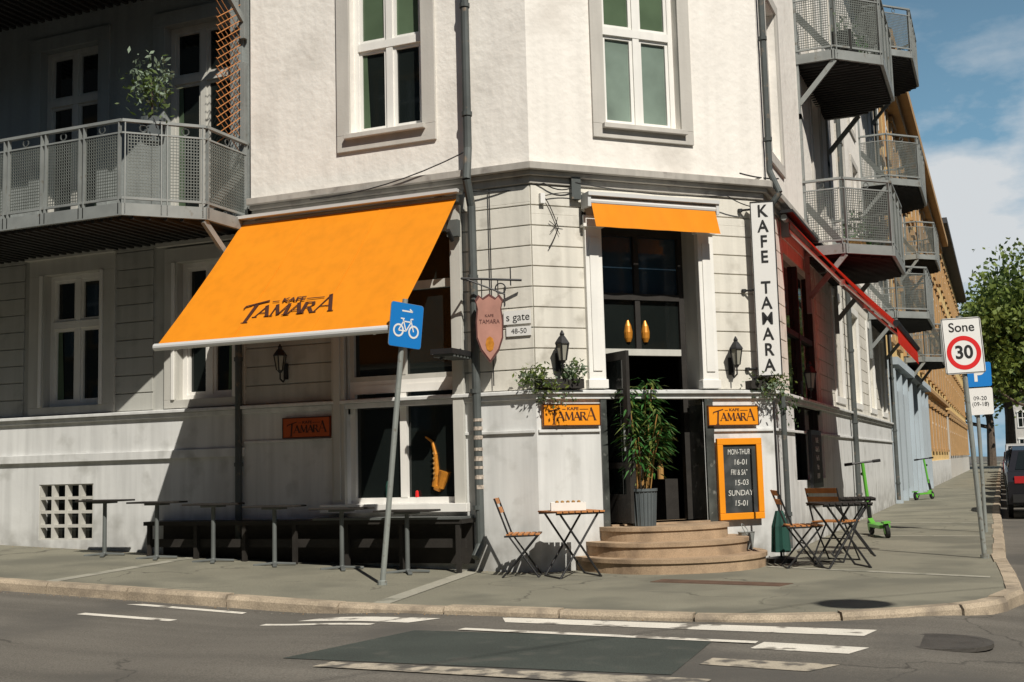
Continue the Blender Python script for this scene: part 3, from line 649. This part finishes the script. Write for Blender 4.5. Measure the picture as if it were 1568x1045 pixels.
mb.bar(SP(-.15,3.40,0),SP(.55,3.36,0),.014,'black');mb.bar(SP(-.12,3.40,0),SP(.35,3.20,0),.010,'black');mb.torus(SP(.3,3.27,0),.06,.008,'black',SP.o)
mb.bar(SP(.08,3.39,0),SP(.08,3.17,0),.007,'black');mb.bar(SP(.27,3.37,0),SP(.27,3.17,0),.007,'black');mb.bar(SP(.42,3.52,0),SP(.42,3.3,0),.008,'black')
mb.bar(SP(-.15,3.40,0),PL(-.7,3.40,.0),.014,'black')
mb.obj('shield',E);text('label','TAMARA',.07,SP(.163,2.88,.032),SP.d,(0,0,1),'shdark',E,ext=.001,sx=.85);text('label','KAFE',.045,SP(.163,2.95,.032),SP.d,(0,0,1),'shdark',E,ext=.001)
mb=MB();mb.box(PL,-1.0,-.72,2.50,2.56,.1,.7,'black');mb.bar(PL(-.9,2.45,.65),PL(-.9,2.6,.1),.015,'black')
for i in range(6): mb.box(PL,-.99,-.73,2.47,2.5,.15+i*.09,.2+i*.09,'steeld')
mb.obj('wall_heater')
def lantern(pl,s,z,off=.17,k=1):
    mb=MB()
    mb.box(pl,s-.035*k,s+.035*k,z-.26*k,z-.02*k,.03,.05,'black')
    P=[pl(s,z-.22*k,.04),pl(s,z-.30*k,off*.6),pl(s,z-.26*k,off),pl(s,z-.16*k,off)];mb.path(P,.012*k,'black')
    c=pl(s,z,off);mb.lathe(c,[(.02*k,-.17*k),(.05*k,-.13*k)],'black',6);mb.lathe(c,[(.048*k,-.13*k),(.085*k,.08*k)],'lampg',6)
    mb.lathe(c,[(.105*k,.08*k),(.10*k,.10*k),(.05*k,.17*k),(.03*k,.19*k),(.035*k,.21*k),(.008*k,.26*k)],'black',6)
    for i in range(6):
        t=2*math.pi*i/6;a=V((0,0,1)).orthogonal().normalized();b=V((0,0,1)).cross(a);e=a*math.cos(t)+b*math.sin(t)
        mb.bar(c+e*.052*k+V((0,0,-.13*k)),c+e*.09*k+V((0,0,.08*k)),.009*k,'black',4)
    mb.obj('wall_lantern')
lantern(PC,.28,2.53,k=.9);lantern(PC,2.64,2.50,k=.9);lantern(PL,-3.38,2.60,k=.85);lantern(PR,2.35,2.35)
mb=MB();mb.box(PC,-.02,.55,2.09,2.2,.02,.16,'dkwood')
leaves(mb,PC(.0,2.20,.12),(.22,.12,.13),360,.06,['leaf2','leaf1','silv'],12,2.2,31);leaves(mb,PC(.45,2.24,.12),(.13,.1,.16),240,.06,['leaf2','leaf3','silv'],8,2.2,32)
leaves(mb,PC(.10,1.98,.16),(.25,.03,.10),90,.05,['leaf2','silv'],8,2.2,33,droop=1.5)
mb.obj('ledge_planter')
mb=MB();mb.box(PC,2.85,3.2,2.09,2.19,.02,.16,'dkwood');leaves(mb,PC(3.1,2.13,.16),(.22,.13,.13),420,.06,['leaf2','leaf1','silv'],12,2.2,41);leaves(mb,PR(.1,1.95,.2),(.1,.1,.25),160,.05,['leaf2','leaf3'],8,2.2,42,droop=1.5);mb.obj('ledge_planter')
E=empty('potted_bamboo');c=PC(1.22,.48,.26);mb=MB()
mb.lathe(c,[(.125,0),(.15,.40),(.165,.40),(.165,.43),(.14,.43),(.135,.38)],'pot',20)
for i in range(20):
    t=2*math.pi*i/20;e=V((math.cos(t),math.sin(t),0));mb.bar(c+e*.128,c+e*.152+V((0,0,.4)),.007,'pot',4)
mb.obj('pot',E);mb=MB();R=random.Random(5)
for i in range(15):
    a=R.uniform(0,6.28);r=R.uniform(.02,.1);p=c+V((math.cos(a)*r,math.sin(a)*r,.38));h=R.uniform(.6,1.28)
    q=p+V((math.cos(a)*.15+.07,math.sin(a)*.15+.04,0))*h+V((0,0,h));mid=p.lerp(q,.5)-V((math.cos(a),math.sin(a),0))*.03
    mb.path([p,mid,q],.007,'cane',6)
    for j in range(int(80*h)):
        t=R.uniform(.6,1.08) if R.random()<.88 else R.uniform(.3,.6);b=p.lerp(q,t);an=R.uniform(0,6.28)
        d=V((math.cos(an),math.sin(an),R.uniform(-.6,.5))).normalized();l=R.uniform(.09,.19);w=d.cross(V((0,0,1))).normalized()*.015
        b2=b+d*R.uniform(.02,.12);mb.poly([b2,b2+d*l*.4+w,b2+d*l-V((0,0,.04)),b2+d*l*.4-w],R.choice(['bam','bam','leaf2','leaf1','bam']))
mb.obj('canes_and_leaves',E,recalc=False)
mb=MB();c=PC(2.5,.16,.42);mb.lathe(c,[(.07,0),(.10,.2),(.105,.2),(.095,.19)],'steel',16);mb.torus(c+V((0,0,.21)),.1,.006,'steel',(1,0,.6));mb.obj('zinc_bucket')
mb=MB();F=lambda a,z:PL(a-.06,z-.03,-.085)
P=[F(-1.42,1.62),F(-1.33,1.56),F(-1.29,1.40),F(-1.28,1.15),F(-1.30,1.02)];R_=[.010,.016,.026,.04,.045]
for i in range(4): mb.bar(P[i],P[i+1],R_[i],'gold',10,R_[i+1])
mb.bar(P[4],F(-1.23,1.0),.042,'gold',10,.045);mb.bar(F(-1.23,1.0),F(-1.17,1.2),.042,'gold',10,.07)
for i in range(6): mb.lathe(F(-1.29,1.42-i*.06)-V((0,.045,0)),[(.014,0),(.014,.008)],'cane',8,(0,-1,0))
mb.obj('saxophone_display')
mb=MB();mb.lathe(PL(-1.60,.87,-.07),[(.025,0),(.02,.07),(.008,.08)],'redp',10);mb.lathe(PL(-2.0,.87,-.07),[(.025,0),(.025,.14),(.01,.2)],'dkgreen',10);mb.obj('window_ornaments')
mb=MB()
mb.box(PL,-5.3,-.78,.575,.625,.045,.42,'dkwood')
x=-5.25
while x<-.85:
    mb.box(PL,x,x+.05,g(x)-.02,.575,.36,.41,'dkwood');x+=.73
mb.box(PL,-5.3,-.78,.30,.40,.30,.335,'dkwood');mb.box(PL,-2.75,-.80,.626,.65,.05,.44,'steeld')
mb.box(PL,-5.25,-.8,.1,.56,.05,.09,'dkwood')
mb.obj('wall_bench')
for i,x in enumerate((-5.75,-4.92,-4.06,-3.17,-2.24,-1.38)):
    mb=MB();y=-.62;z=g(x)
    mb.lathe((x,y,z),[(.034,0),(.034,.03),(.028,.05),(.026,.69)],'steeld',10)
    for a in (0,1,2,3):
        an=a*math.pi/2+.6;e=V((math.cos(an),math.sin(an),0));mb.beam(V((x,y,z+.03)),V((x,y,z+.012))+e*.25,.05,.024,'steeld')
    w=.36
    mb.box(WORLD,x-w,x+w,z+.69,z+.712,y-.15,y+.15,'dkwood');mb.box(WORLD,x-.12,x+.12,z+.665,z+.6895,y-.1,y+.1,'steeld')
    mb.obj('pedestal_table',bevel=.004)
def ROT(x,y,a,z=0): return Matrix.Translation((x,y,z))@Matrix.Rotation(a,4,'Z')
def chair(x,y,a,z=0):
    mb=MB()
    for sy in (-.2,.2):
        mb.bar((-.20,sy,.0),(.19,sy,.45),.011,'black',6);mb.bar((.20,sy,.0),(-.12,sy,.45),.011,'black',6);mb.bar((-.12,sy,.45),(-.27,sy,.86),.011,'black',6)
        mb.bar((-.17,sy,.445),(.21,sy,.455),.011,'black',6)
    for i in range(6): s=-.15+i*.065;mb.box(WORLD,s,s+.045,.458,.472,-.21,.21,'wood')
    for z_ in (.70,.80): mb.hexa([V(p) for p in ((-.222-(z_-.7)*.37,-.2,z_),(-.222-(z_-.7)*.37,.2,z_),(-.205-(z_-.7)*.37,.2,z_),(-.205-(z_-.7)*.37,-.2,z_),(-.245-(z_-.7)*.37,-.2,z_+.06),(-.245-(z_-.7)*.37,.2,z_+.06),(-.228-(z_-.7)*.37,.2,z_+.06),(-.228-(z_-.7)*.37,-.2,z_+.06))],'wood')
    mb.bar((-.20,-.2,.01),(-.20,.2,.01),.009,'black',6);mb.bar((.20,-.2,.01),(.20,.2,.01),.009,'black',6);mb.bar((.03,-.2,.26),(.03,.2,.26),.008,'black',6)
    return mb.obj('folding_chair',mat4=ROT(x,y,a,z))
def table(x,y,a,z=0,top='wood'):
    mb=MB()
    for sy in (-.22,.22):
        mb.bar((-.24,sy,0),(.22,sy,.68),.012,'black',6);mb.bar((.24,sy,0),(-.22,sy,.68),.012,'black',6)
    for sx in (-.24,.24): mb.bar((sx,-.22,.01),(sx,.22,.01),.010,'black',6)
    for sy in (-.25,.25): mb.bar((-.28,sy,.685),(.28,sy,.685),.011,'black',6)
    for i in range(8): s=-.28+i*.0715;mb.box(WORLD,s,s+.058,.695,.712,-.28,.28,top)
    return mb.obj('folding_table',mat4=ROT(x,y,a,z))
chair(-.04,-.46,.30);table(.54,-.42,.75,top='wood')
mb=MB();mb.box(WORLD,-.19,.19,.714,.72,-.13,.13,'white')
for q in ((-.19,.19,-.13,-.118),(-.19,.19,.118,.13),(-.19,-.178,-.118,.118),(.178,.19,-.118,.118)): mb.box(WORLD,q[0],q[1],.72,.80,q[2],q[3],'white')
for i in range(5): mb.lathe((-.12+i*.06,0,.72),[(.02,0),(.02,.09),(.008,.1)],'cane',8)
mb.obj('condiment_tray',mat4=ROT(.50,-.40,.4))
chair(2.78,.95,.35);table(3.22,.95,.5,top='dkwood');table(3.15,2.6,.2,top='dkwood');chair(3.05,1.75,1.2)
mb=MB();c=V((2.45,1.55,0));mb.lathe(c,[(.18,0),(.18,.05),(.05,.07)],'black',14);mb.bar(c,c+V((0,0,1.9)),.014,'black')
n=16
for j,(z0,z1,r0,r1) in enumerate(((.12,.42,.10,.085),(.42,.6,.085,.04))):
    for i in range(n):
        def q(k,z,r): t=2*math.pi*k/n;rr=r*(1+.18*(k%2));return c+V((math.cos(t)*rr,math.sin(t)*rr,z))
        mb.poly([q(i,z0,r0),q(i+1,z0,r0),q(i+1,z1,r1),q(i,z1,r1)],'dkgreen')
mb.obj('folded_parasol')
E=empty('wall_menu_board');mb=MB();mb.box(PR,2.35,3.35,.78,1.62,.09,.14,'black');mb.box(PR,2.42,3.28,.85,1.55,.1401,.145,'chalk');mb.obj('board',E)
for i in range(5): text('line',('KAFE','Kaffe 35','Vin 95','Mat','Øl 89')[i],.11,PR(2.85,1.47-i*.13,.147),PR.d,(0,0,1),'chalkt',E,ext=.001)
# ------------------------------------------------------------------ traffic signs
def rr(mb,c,x,y,n,w,h,th,m,r=.03):
    pts=[]
    for cx,cy,a0 in ((w-r,h-r,0),(-w+r,h-r,90),(-w+r,-h+r,180),(w-r,-h+r,270)):
        for k in range(4): a=math.radians(a0+k*30);pts.append(c+x*(cx+r*math.cos(a))+y*(cy+r*math.sin(a)))
    mb.extr(pts,n*th,m)
def ring(mb,c,xd,up,cx,cy,R,r,m,n=32):
    for i in range(n):
        a0,a1=2*math.pi*i/n,2*math.pi*(i+1)/n
        p=lambda a,q:c+xd*(cx+q*math.cos(a))+up*(cy+q*math.sin(a))
        mb.poly([p(a0,R-r),p(a1,R-r),p(a1,R+r),p(a0,R+r)],m)
E=empty('bicycle_sign');b=V((-1.07,-1.77,g(-1.07)));t=b+V((.27,.10,2.98));mb=MB()
mb.bar(b,t,.03,'pole',12);mb.lathe(b,[(.05,0),(.05,.04),(.032,.05)],'pole',12);up=(t-b).normalized()
xd=V((.42,.91,0)).normalized();xd=(xd-up*xd.dot(up)).normalized();nd=xd.cross(up);c=b+(t-b)*.905+nd*.045
rr(mb,c,xd,up,nd,.215,.235,.008,'pole');rr(mb,c+nd*.0085,xd,up,nd,.212,.232,.002,'blue')
c3=c+nd*.0125
def ln(a,b_,w,m):
    A_=c3+xd*a[0]+up*a[1];B_=c3+xd*b_[0]+up*b_[1];s=(B_-A_).normalized().cross(nd)*w;mb.poly([A_-s,B_-s,B_+s,A_+s],m)
for x_ in (-.10,.10): ring(mb,c3+nd*.001,xd,up,x_,-.06,.06,.010,'wsign')
for a,b_ in (((-.10,-.06),(-.04,.04)),((-.04,.04),(.06,.04)),((-.10,-.06),(0,-.06)),((0,-.06),(.06,.04)),((0,-.06),(-.05,.065)),((.10,-.06),(.05,.07)),((.05,.07),(.085,.075)),((-.08,.068),(-.03,.068))): ln(a,b_,.007,'wsign')
ln((-.07,.15),(.07,.15),.008,'wsign');ln((.03,.175),(.07,.15),.008,'wsign')
mb.box(Pl(c-nd*.03,xd,nd),-.04,.04,.08,.11,-.04,.02,'pole')
mb.obj('post_and_plate',E)
E=empty('zone_30_sign');b=V((4.67,2.26,0));t=b+V((-.11,-.02,2.85));mb=MB();mb.bar(b,t,.03,'pole',12);mb.lathe(b,[(.05,0),(.05,.04)],'pole',12)
up=(t-b).normalized();xd=V((.93,.36,0)).normalized();xd=(xd-up*xd.dot(up)).normalized();nd=xd.cross(up)
c=b+up*2.49+nd*.045;rr(mb,c,xd,up,nd,.235,.335,.008,'pole');rr(mb,c+nd*.0085,xd,up,nd,.232,.332,.002,'wsign')
f=nd*.0125;ring(mb,c+f,xd,up,0,-.085,.175,.027,'redp',n=40)
mb.obj('post_and_plate',E)
mb=MB();f=nd*.012
for q in ((-.225,.225,.318,.326),(-.225,.225,-.326,-.318),(-.225,-.217,-.318,.318),(.217,.225,-.318,.318)):
    mb.poly([c+f+xd*q[0]+up*q[2],c+f+xd*q[1]+up*q[2],c+f+xd*q[1]+up*q[3],c+f+xd*q[0]+up*q[3]],'ink')
mb.obj('border',E)
text('sone','Sone',.155,c+f+up*.215,xd,up,'ink',E,ext=.0005,bold=.002);text('thirty','30',.215,c+f-up*.085,xd,up,'ink',E,ext=.0005,bold=.006)
E=empty('parking_sign');b=V((4.62,7.2,0));t=b+V((.0,0,2.75));mb=MB();mb.bar(b,t,.03,'pole',12)
up=V((0,0,1));nd=xd.cross(up);c=b+V((.03,0,2.45))+nd*.045;rr(mb,c,xd,up,nd,.2,.19,.01,'blue');c2=c-up*.42;rr(mb,c2,xd,up,nd,.2,.21,.01,'wsign');mb.obj('post_and_plates',E)
text('letter_p','P',.34,c+nd*.012,xd,up,'wsign',E,ext=.001,bold=.008);text('hours','09-20\n(09-18)',.09,c2+nd*.012,xd,up,'ink',E,ext=.001)
# street lamp hung on span wires over the junction (it throws the round shadow on the pavement)
mb=MB();c=V((8.1,-6.8,6.5));mb.lathe(c,[(.12,.22),(.30,.05),(.31,0),(.20,-.06),(.05,-.09)],'steel',20);mb.lathe(c,[(.04,.22),(.04,.34)],'black',10)
mb.bar(c+V((0,0,.33)),(17,1,7.3),.008,'black',5);mb.bar(c+V((0,0,.33)),(1.5,-19,7.3),.008,'black',5);mb.obj('suspended_street_lamp')
# ------------------------------------------------------------------ scooters
def scooter(x,y,a):
    mb=MB();mb.box(WORLD,-.42,.32,.14,.19,-.08,.08,'scoot')
    for w in (-.5,.5):
        mb.lathe((w,-.03,.11),[(.05,0),(.11,.005),(.11,.055),(.05,.06)],'rubber',16,(0,1,0));mb.lathe((w,-.035,.11),[(.05,0),(.05,.07)],'scoot',10,(0,1,0))
    mb.beam((.30,0,.17),(.46,0,.24),.07,.04,'scoot');mb.bar((.5,0,.11),(.42,0,.55),.035,'black',10);mb.bar((.42,0,.45),(.36,0,1.12),.028,'scoot',10)
    mb.bar((.36,-.25,1.13),(.36,.25,1.13),.016,'black',8);mb.bar((.36,-.28,1.13),(.36,-.16,1.13),.024,'rubber',8);mb.bar((.36,.16,1.13),(.36,.28,1.13),.024,'rubber',8)
    mb.box(WORLD,-.6,-.42,.22,.25,-.05,.05,'scoot');mb.bar((-.1,.08,.14),(-.05,.2,0),.01,'black');mb.lathe((.38,0,.95),[(.03,0),(.03,.1)],'black',8,(1,0,0))
    mb.obj('electric_scooter',mat4=ROT(x,y,a)@Matrix.Rotation(math.radians(-6),4,'X'))
scooter(3.12,6.3,1.9);scooter(2.85,22,1.2)
# ------------------------------------------------------------------ cars
def car(x,y,a,m,van=False):
    E=empty('parked_van' if van else 'parked_car');mb=MB();H=1.95 if van else 1.46;W=.88
    body=[(-2.15,.3),(-2.2,.75),(-2.1,.95),(-1.3,1.02),(1.1,1.0),(1.95,.86),(2.15,.65),(2.15,.3)]
    cab=[(-2.0,.95),(-1.75,H-.08),(-1.3,H),(.25 if not van else 1.0,H),(1.1 if not van else 1.7,.98)]
    mb.extr([(p,-W,z) for p,z in body],(0,2*W,0),m)
    k=.13
    a0=[V((p,-W+ (k if z>1.1 else .02),z)) for p,z in cab];a1=[V((p,W-(k if z>1.1 else .02),z)) for p,z in cab]
    mb.poly(a0,m);mb.poly(a1,m)
    for i in range(len(cab)-1): mb.poly([a0[i],a0[i+1],a1[i+1],a1[i]],m)
    mb.obj('body',E,bevel=.06)
    mb=MB()
    for sg,pts in ((-1,a0),(1,a1)):
        c=sum(pts,V((0,0,0)))/5
        q=[c+(p-c)*.82+V((0,sg*.014,.01)) for p in pts];mb.poly(q,'glass')
        mb.beam(V((-.35,sg*(W-.05),1.0)),V((-.35,sg*(W-.10),H-.05)),.05,.06,m,up=(1,0,0))
    for i,j in ((0,1),(3,4)):
        q=[a0[i],a0[j],a1[j],a1[i]];c=sum(q,V((0,0,0)))/4;n=(q[1]-q[0]).cross(q[3]-q[0]).normalized();n=n if n.x*(c.x)>0 else -n
        mb.poly([c+(p-c)*.84+n*.012 for p in q],'glass')
    for px in (-1.35,1.35):
        for sg in (-1,1):
            mb.lathe((px,sg*W-.1*(sg>0)+(-.02 if sg<0 else .02),.32),[(.2,0),(.32,.01),(.32,.1),(.2,.11)],'rubber',20,(0,1,0));mb.lathe((px,sg*W-.1*(sg>0)+(-.028 if sg<0 else .02),.32),[(.19,0),(.19,.125)],'steel',14,(0,1,0))
    for sg in (-.6,.6): mb.box(WORLD,-2.21,-2.17,.72,.86,sg-.15,sg+.15,'lamp');mb.box(WORLD,2.06,2.13,.64,.76,sg-.16,sg+.16,'lampg')
    mb.box(WORLD,-2.23,-2.15,.34,.5,-.8,.8,'rubber');mb.box(WORLD,2.12,2.19,.32,.48,-.8,.8,'rubber')
    mb.obj('details',E);E.matrix_world=ROT(x,y,a,rz(6));return E
for i,(y,m) in enumerate(((15.2,'carblk'),(20.6,'cargry'),(26,'carblk'),(31.5,'carblu'),(37,'carwht'),(43,'cargry'),(49,'carred'),(55,'carblk'),(62,'cargry'))): car(5.82+random.uniform(-.05,.05),y,math.pi/2+random.choice((0,math.pi)),m)
car(5.9,70,math.pi/2,'carwht',True)
# ------------------------------------------------------------------ far buildings
def facade_win(mb,pl,a,b,z0,z1,off,fr='yellt'):
    mb.box(pl,a-.14,b+.14,z0-.12,z0,off,off+.1,fr);mb.box(pl,a-.14,a,z0,z1,off,off+.06,fr);mb.box(pl,b,b+.14,z0,z1,off,off+.06,fr);mb.box(pl,a-.2,b+.2,z1,z1+.18,off,off+.12,fr)
    mb.box(pl,a,b,z0,z1,off,off+.012,'glass');m=(a+b)/2;mb.box(pl,m-.04,m+.04,z0,z1,off+.0125,off+.04,'white');zt=z0+(z1-z0)*.62;mb.box(pl,a,m-.04,zt-.04,zt+.04,off+.0125,off+.035,'white');mb.box(pl,m+.04,b,zt-.04,zt+.04,off+.0125,off+.035,'white')
E=empty('yellow_apartment_building');mb=MB();y0=P2+17.05;YH=12.3
YP=Pl((P2+.02,y0,0),(0,1,0),(1,0,0))
mb.box(YP,0,34,-.5,YH,-10,0,'yell')
mb.box(YP,0,15,0,3.6,.002,.06,'bluegr')
for i in range(8): mb.box(YP,i*2.05,i*2.05+.3,0,3.5,.0605,.18,'bluegr')
mb.box(YP,0,15,3.6,3.8,.002,.28,'bluegr');mb.box(YP,15,34,3.7,3.86,.002,.2,'yellt');mb.box(YP,0,34,7.0,7.1,.002,.14,'yellt');mb.box(YP,-.0,34,YH,YH+.3,-10,.65,'yellt');mb.box(YP,0,34,YH-.35,YH-.001,.002,.35,'yellt')
mb.box(YP,15,34,0,1.0,.002,.08,'base')
for i in range(13):
    a=1.0+i*2.55
    for z in (4.4,7.5,10.1): facade_win(mb,YP,a,a+1.05,z,z+(1.9 if z<10 else 1.6),.003)
    if i>5: facade_win(mb,YP,a,a+1.05,1.5,3.2,.003)
    else: mb.box(YP,a+.2,a+1.2,.3,3.0,.0605,.075,'glass')
mb.poly([YP(0,YH+.3,.65),YP(34,YH+.3,.65),YP(34,YH+3.5,-4),YP(0,YH+3.5,-4)],'roof');mb.poly([YP(0,YH+.3,-10),YP(34,YH+.3,-10),YP(34,YH+3.5,-4),YP(0,YH+3.5,-4)],'roof')
mb.obj('facade',E)
balcony('steel_balcony',YP,6,9.5,1.1,.5,4.1);balcony('steel_balcony',YP,6,9.5,1.1,.5,7.3)
E=empty('ochre_apartment_building');mb=MB();ZP=Pl((P2,y0+34.05,0),(0,1,0),(1,0,0));YH=13.6
mb.box(ZP,0,36,-.5,YH,-10,0,'yell');mb.box(ZP,0,36,YH,YH+.3,-10,.7,'roof');mb.box(ZP,0,36,0,3.4,.002,.08,'surr');mb.box(ZP,0,36,3.4,3.6,.002,.2,'yellt')
for i in range(13):
    a=1.2+i*2.7
    for z in (1.3,4.3,7.4,10.6): facade_win(mb,ZP,a,a+1.1,z,z+1.9,.081 if z<2 else .003)
mb.obj('facade',E)
E=empty('distant_pink_building');mb=MB();mb.box(WORLD,6,26,-.5,8,150,160,'surr');mb.box(WORLD,5.7,26.3,8,8.3,149.7,160.3,'roof')
QP=Pl((6,150,0),(1,0,0),(0,-1,0))
for i in range(8):
    for z in (1.2,4.6): facade_win(mb,QP,1+i*2.4,2+i*2.4,z,z+1.8,.003,'white')
mb.obj('block',E)
for nm_,pl,ln_,h in (('brown_apartment_building',Pl((4,-19,0),(-1,0,0),(0,1,0)),70,17),('grey_apartment_building',Pl((17,60,0),(0,-1,0),(-1,0,0)),66,15),('brown_apartment_building',Pl((45,-24,0),(-1,0,0),(0,1,0)),34,14),('grey_apartment_building',Pl((-70,5,1),(0,-1,0),(1,0,0)),26,16)):
    E=empty(nm_);mb=MB();mb.box(pl,0,ln_,-1,h,-11,0,'opp');mb.box(pl,-.4,ln_+.4,h,h+.4,-11.4,.5,'roof')
    for i in range(int(ln_/2.8)):
        for z in (2.4,5.6,8.8,11.6):
            if z+1.9<h: facade_win(mb,pl,1+i*2.8,2.1+i*2.8,z,z+1.8,.003,'yellt')
    mb.obj('facade',E)
# ------------------------------------------------------------------ trees
def tree(x,y,h,r,n,seed,sz=.42,cb=.3,mats=('leaf1','leaf1','leaf2','leaf3')):
    E=empty('street_tree');R=random.Random(seed);mb=MB();z0=rz(x)
    pts=[V((x,y,z0)),V((x+.1,y,h*.25)),V((x-.15,y+.1,h*.5)),V((x+.1,y,h*.82))];rs=[h*.028,h*.022,h*.015,h*.004]
    for i in range(3): mb.bar(pts[i],pts[i+1],rs[i],'bark',9,rs[i+1])
    lims=[]
    for i in range(11):
        t=R.uniform(.28,.75);p=pts[0].lerp(pts[3],t);a=R.uniform(0,6.28);l=r*R.uniform(.55,.95)*(1.15-t*.5);q=p+V((math.cos(a)*l,math.sin(a)*l,l*R.uniform(.4,.9)));m=p.lerp(q,.5)+V((0,0,-.1*l))
        mb.bar(p,m,h*.009,'bark',6,h*.006);mb.bar(m,q,h*.006,'bark',6,h*.002);lims.append(q)
    mb.obj('trunk_and_limbs',E)
    mb=MB();c=V((x,y,h*(cb+(1-cb)/2)))
    leaves(mb,c,(r*.85,r*.85,h*(1-cb)/2*.9),n,sz,list(mats),60,1.5,seed,.17)
    for q in lims: leaves(mb,q,(r*.25,r*.25,r*.22),n//25,sz,list(mats),5,1.5,seed+1,.4)
    mb.obj('crown',E,recalc=False)
LT=('leaf1','leaf1','leaf1','leaf2')
tree(8.6,92,18.5,5.5,7000,1,.5,.3,LT);tree(13.5,100,19,6,6500,2,.5,.3,LT);tree(5.6,104,18.5,5,6500,3,.5,.3,LT);tree(20,96,17,6,4000,4,.5,.3,LT);tree(9.5,70,8,3.0,3500,5,.35,.2,('leaf3','leaf3','leaf2'));tree(13,76,8.5,3.5,3000,6,.35,.2,('leaf3','leaf2','leaf3'))
tree(3.8,118,17,4,4000,9,.55,.3,LT)
# ------------------------------------------------------------------ world, sun, camera
EL=math.radians(46.5)
w=bpy.data.worlds.new("World");scene.world=w;w.use_nodes=True;nt=w.node_tree;bg=nt.nodes["Background"];LK=nt.links
sky=nn(nt,"ShaderNodeTexSky",sky_type='NISHITA');sky.sun_disc=False;sky.sun_elevation=EL;sky.sun_rotation=math.radians(135);sky.air_density=.8;sky.dust_density=.2;sky.ozone_density=1.0
tc=nn(nt,"ShaderNodeTexCoord");sp=nn(nt,"ShaderNodeSeparateXYZ");LK.new(tc.outputs["Generated"],sp.inputs[0])
def wr(src,a,b,lo,hi):
    r=nn(nt,"ShaderNodeMapRange");LK.new(src,r.inputs[0]);r.inputs[1].default_value=a;r.inputs[2].default_value=b;r.inputs[3].default_value=lo;r.inputs[4].default_value=hi;return r.outputs[0]
hz=nn(nt,"ShaderNodeMix",data_type='RGBA');LK.new(wr(sp.outputs[2],.22,.52,.85,0),hz.inputs[0]);LK.new(sky.outputs[0],hz.inputs[6]);hz.inputs[7].default_value=(4.0,8.0,11.2,1)
mp=nn(nt,"ShaderNodeMapping");mp.inputs["Scale"].default_value=(1,1,2.2);mp.inputs["Location"].default_value=(.15,0,.1);LK.new(tc.outputs["Generated"],mp.inputs[0])
no=nn(nt,"ShaderNodeTexNoise");no.inputs["Scale"].default_value=4.5;no.inputs["Detail"].default_value=9;no.inputs["Roughness"].default_value=.55;LK.new(mp.outputs[0],no.inputs["Vector"])
mm=nn(nt,"ShaderNodeMath",operation='MULTIPLY');LK.new(wr(no.outputs["Fac"],.49,.62,0,.85),mm.inputs[0]);LK.new(wr(sp.outputs[2],.24,.40,1,0),mm.inputs[1])
mx=nn(nt,"ShaderNodeMix",data_type='RGBA');LK.new(mm.outputs[0],mx.inputs[0]);LK.new(hz.outputs[2],mx.inputs[6]);mx.inputs[7].default_value=(14.5,14.6,14.6,1)
LK.new(mx.outputs[2],bg.inputs[0]);bg.inputs[1].default_value=.05
sd=bpy.data.lights.new('sun','SUN');sd.energy=5;sd.angle=math.radians(.5);sd.color=(1,.945,.85);so=bpy.data.objects.new('sun',sd);bpy.context.collection.objects.link(so)
ld=V((-S*math.cos(EL),S*math.cos(EL),-math.sin(EL)));so.rotation_euler=ld.to_track_quat('-Z','Y').to_euler();so.location=(20,-20,30)
yaw,pitch,roll,f,cx,cy=0.3936,0.1074,0.0267,1790.02,4.9492,-12.5913
F0=V((-math.sin(yaw),math.cos(yaw),0));R0=V((math.cos(yaw),math.sin(yaw),0));Z0=V((0,0,1))
F=F0*math.cos(pitch)+Z0*math.sin(pitch);U=-F0*math.sin(pitch)+Z0*math.cos(pitch)
Xc=R0*math.cos(roll)-U*math.sin(roll);Yc=U*math.cos(roll)+R0*math.sin(roll)
cam=bpy.data.cameras.new('camera');cam.sensor_width=36;cam.sensor_fit='HORIZONTAL';cam.lens=f/1568*36;cam.clip_end=2000;co=bpy.data.objects.new('camera',cam);bpy.context.collection.objects.link(co)
mt=Matrix.Identity(4)
for i,c_ in enumerate((Xc,Yc,-F)):
    for j in range(3): mt[j][i]=c_[j]
mt[0][3],mt[1][3],mt[2][3]=cx,cy,1.2
co.matrix_world=mt;scene.camera=co
scene.view_settings.view_transform='Standard';scene.view_settings.look='None';scene.view_settings.exposure=0
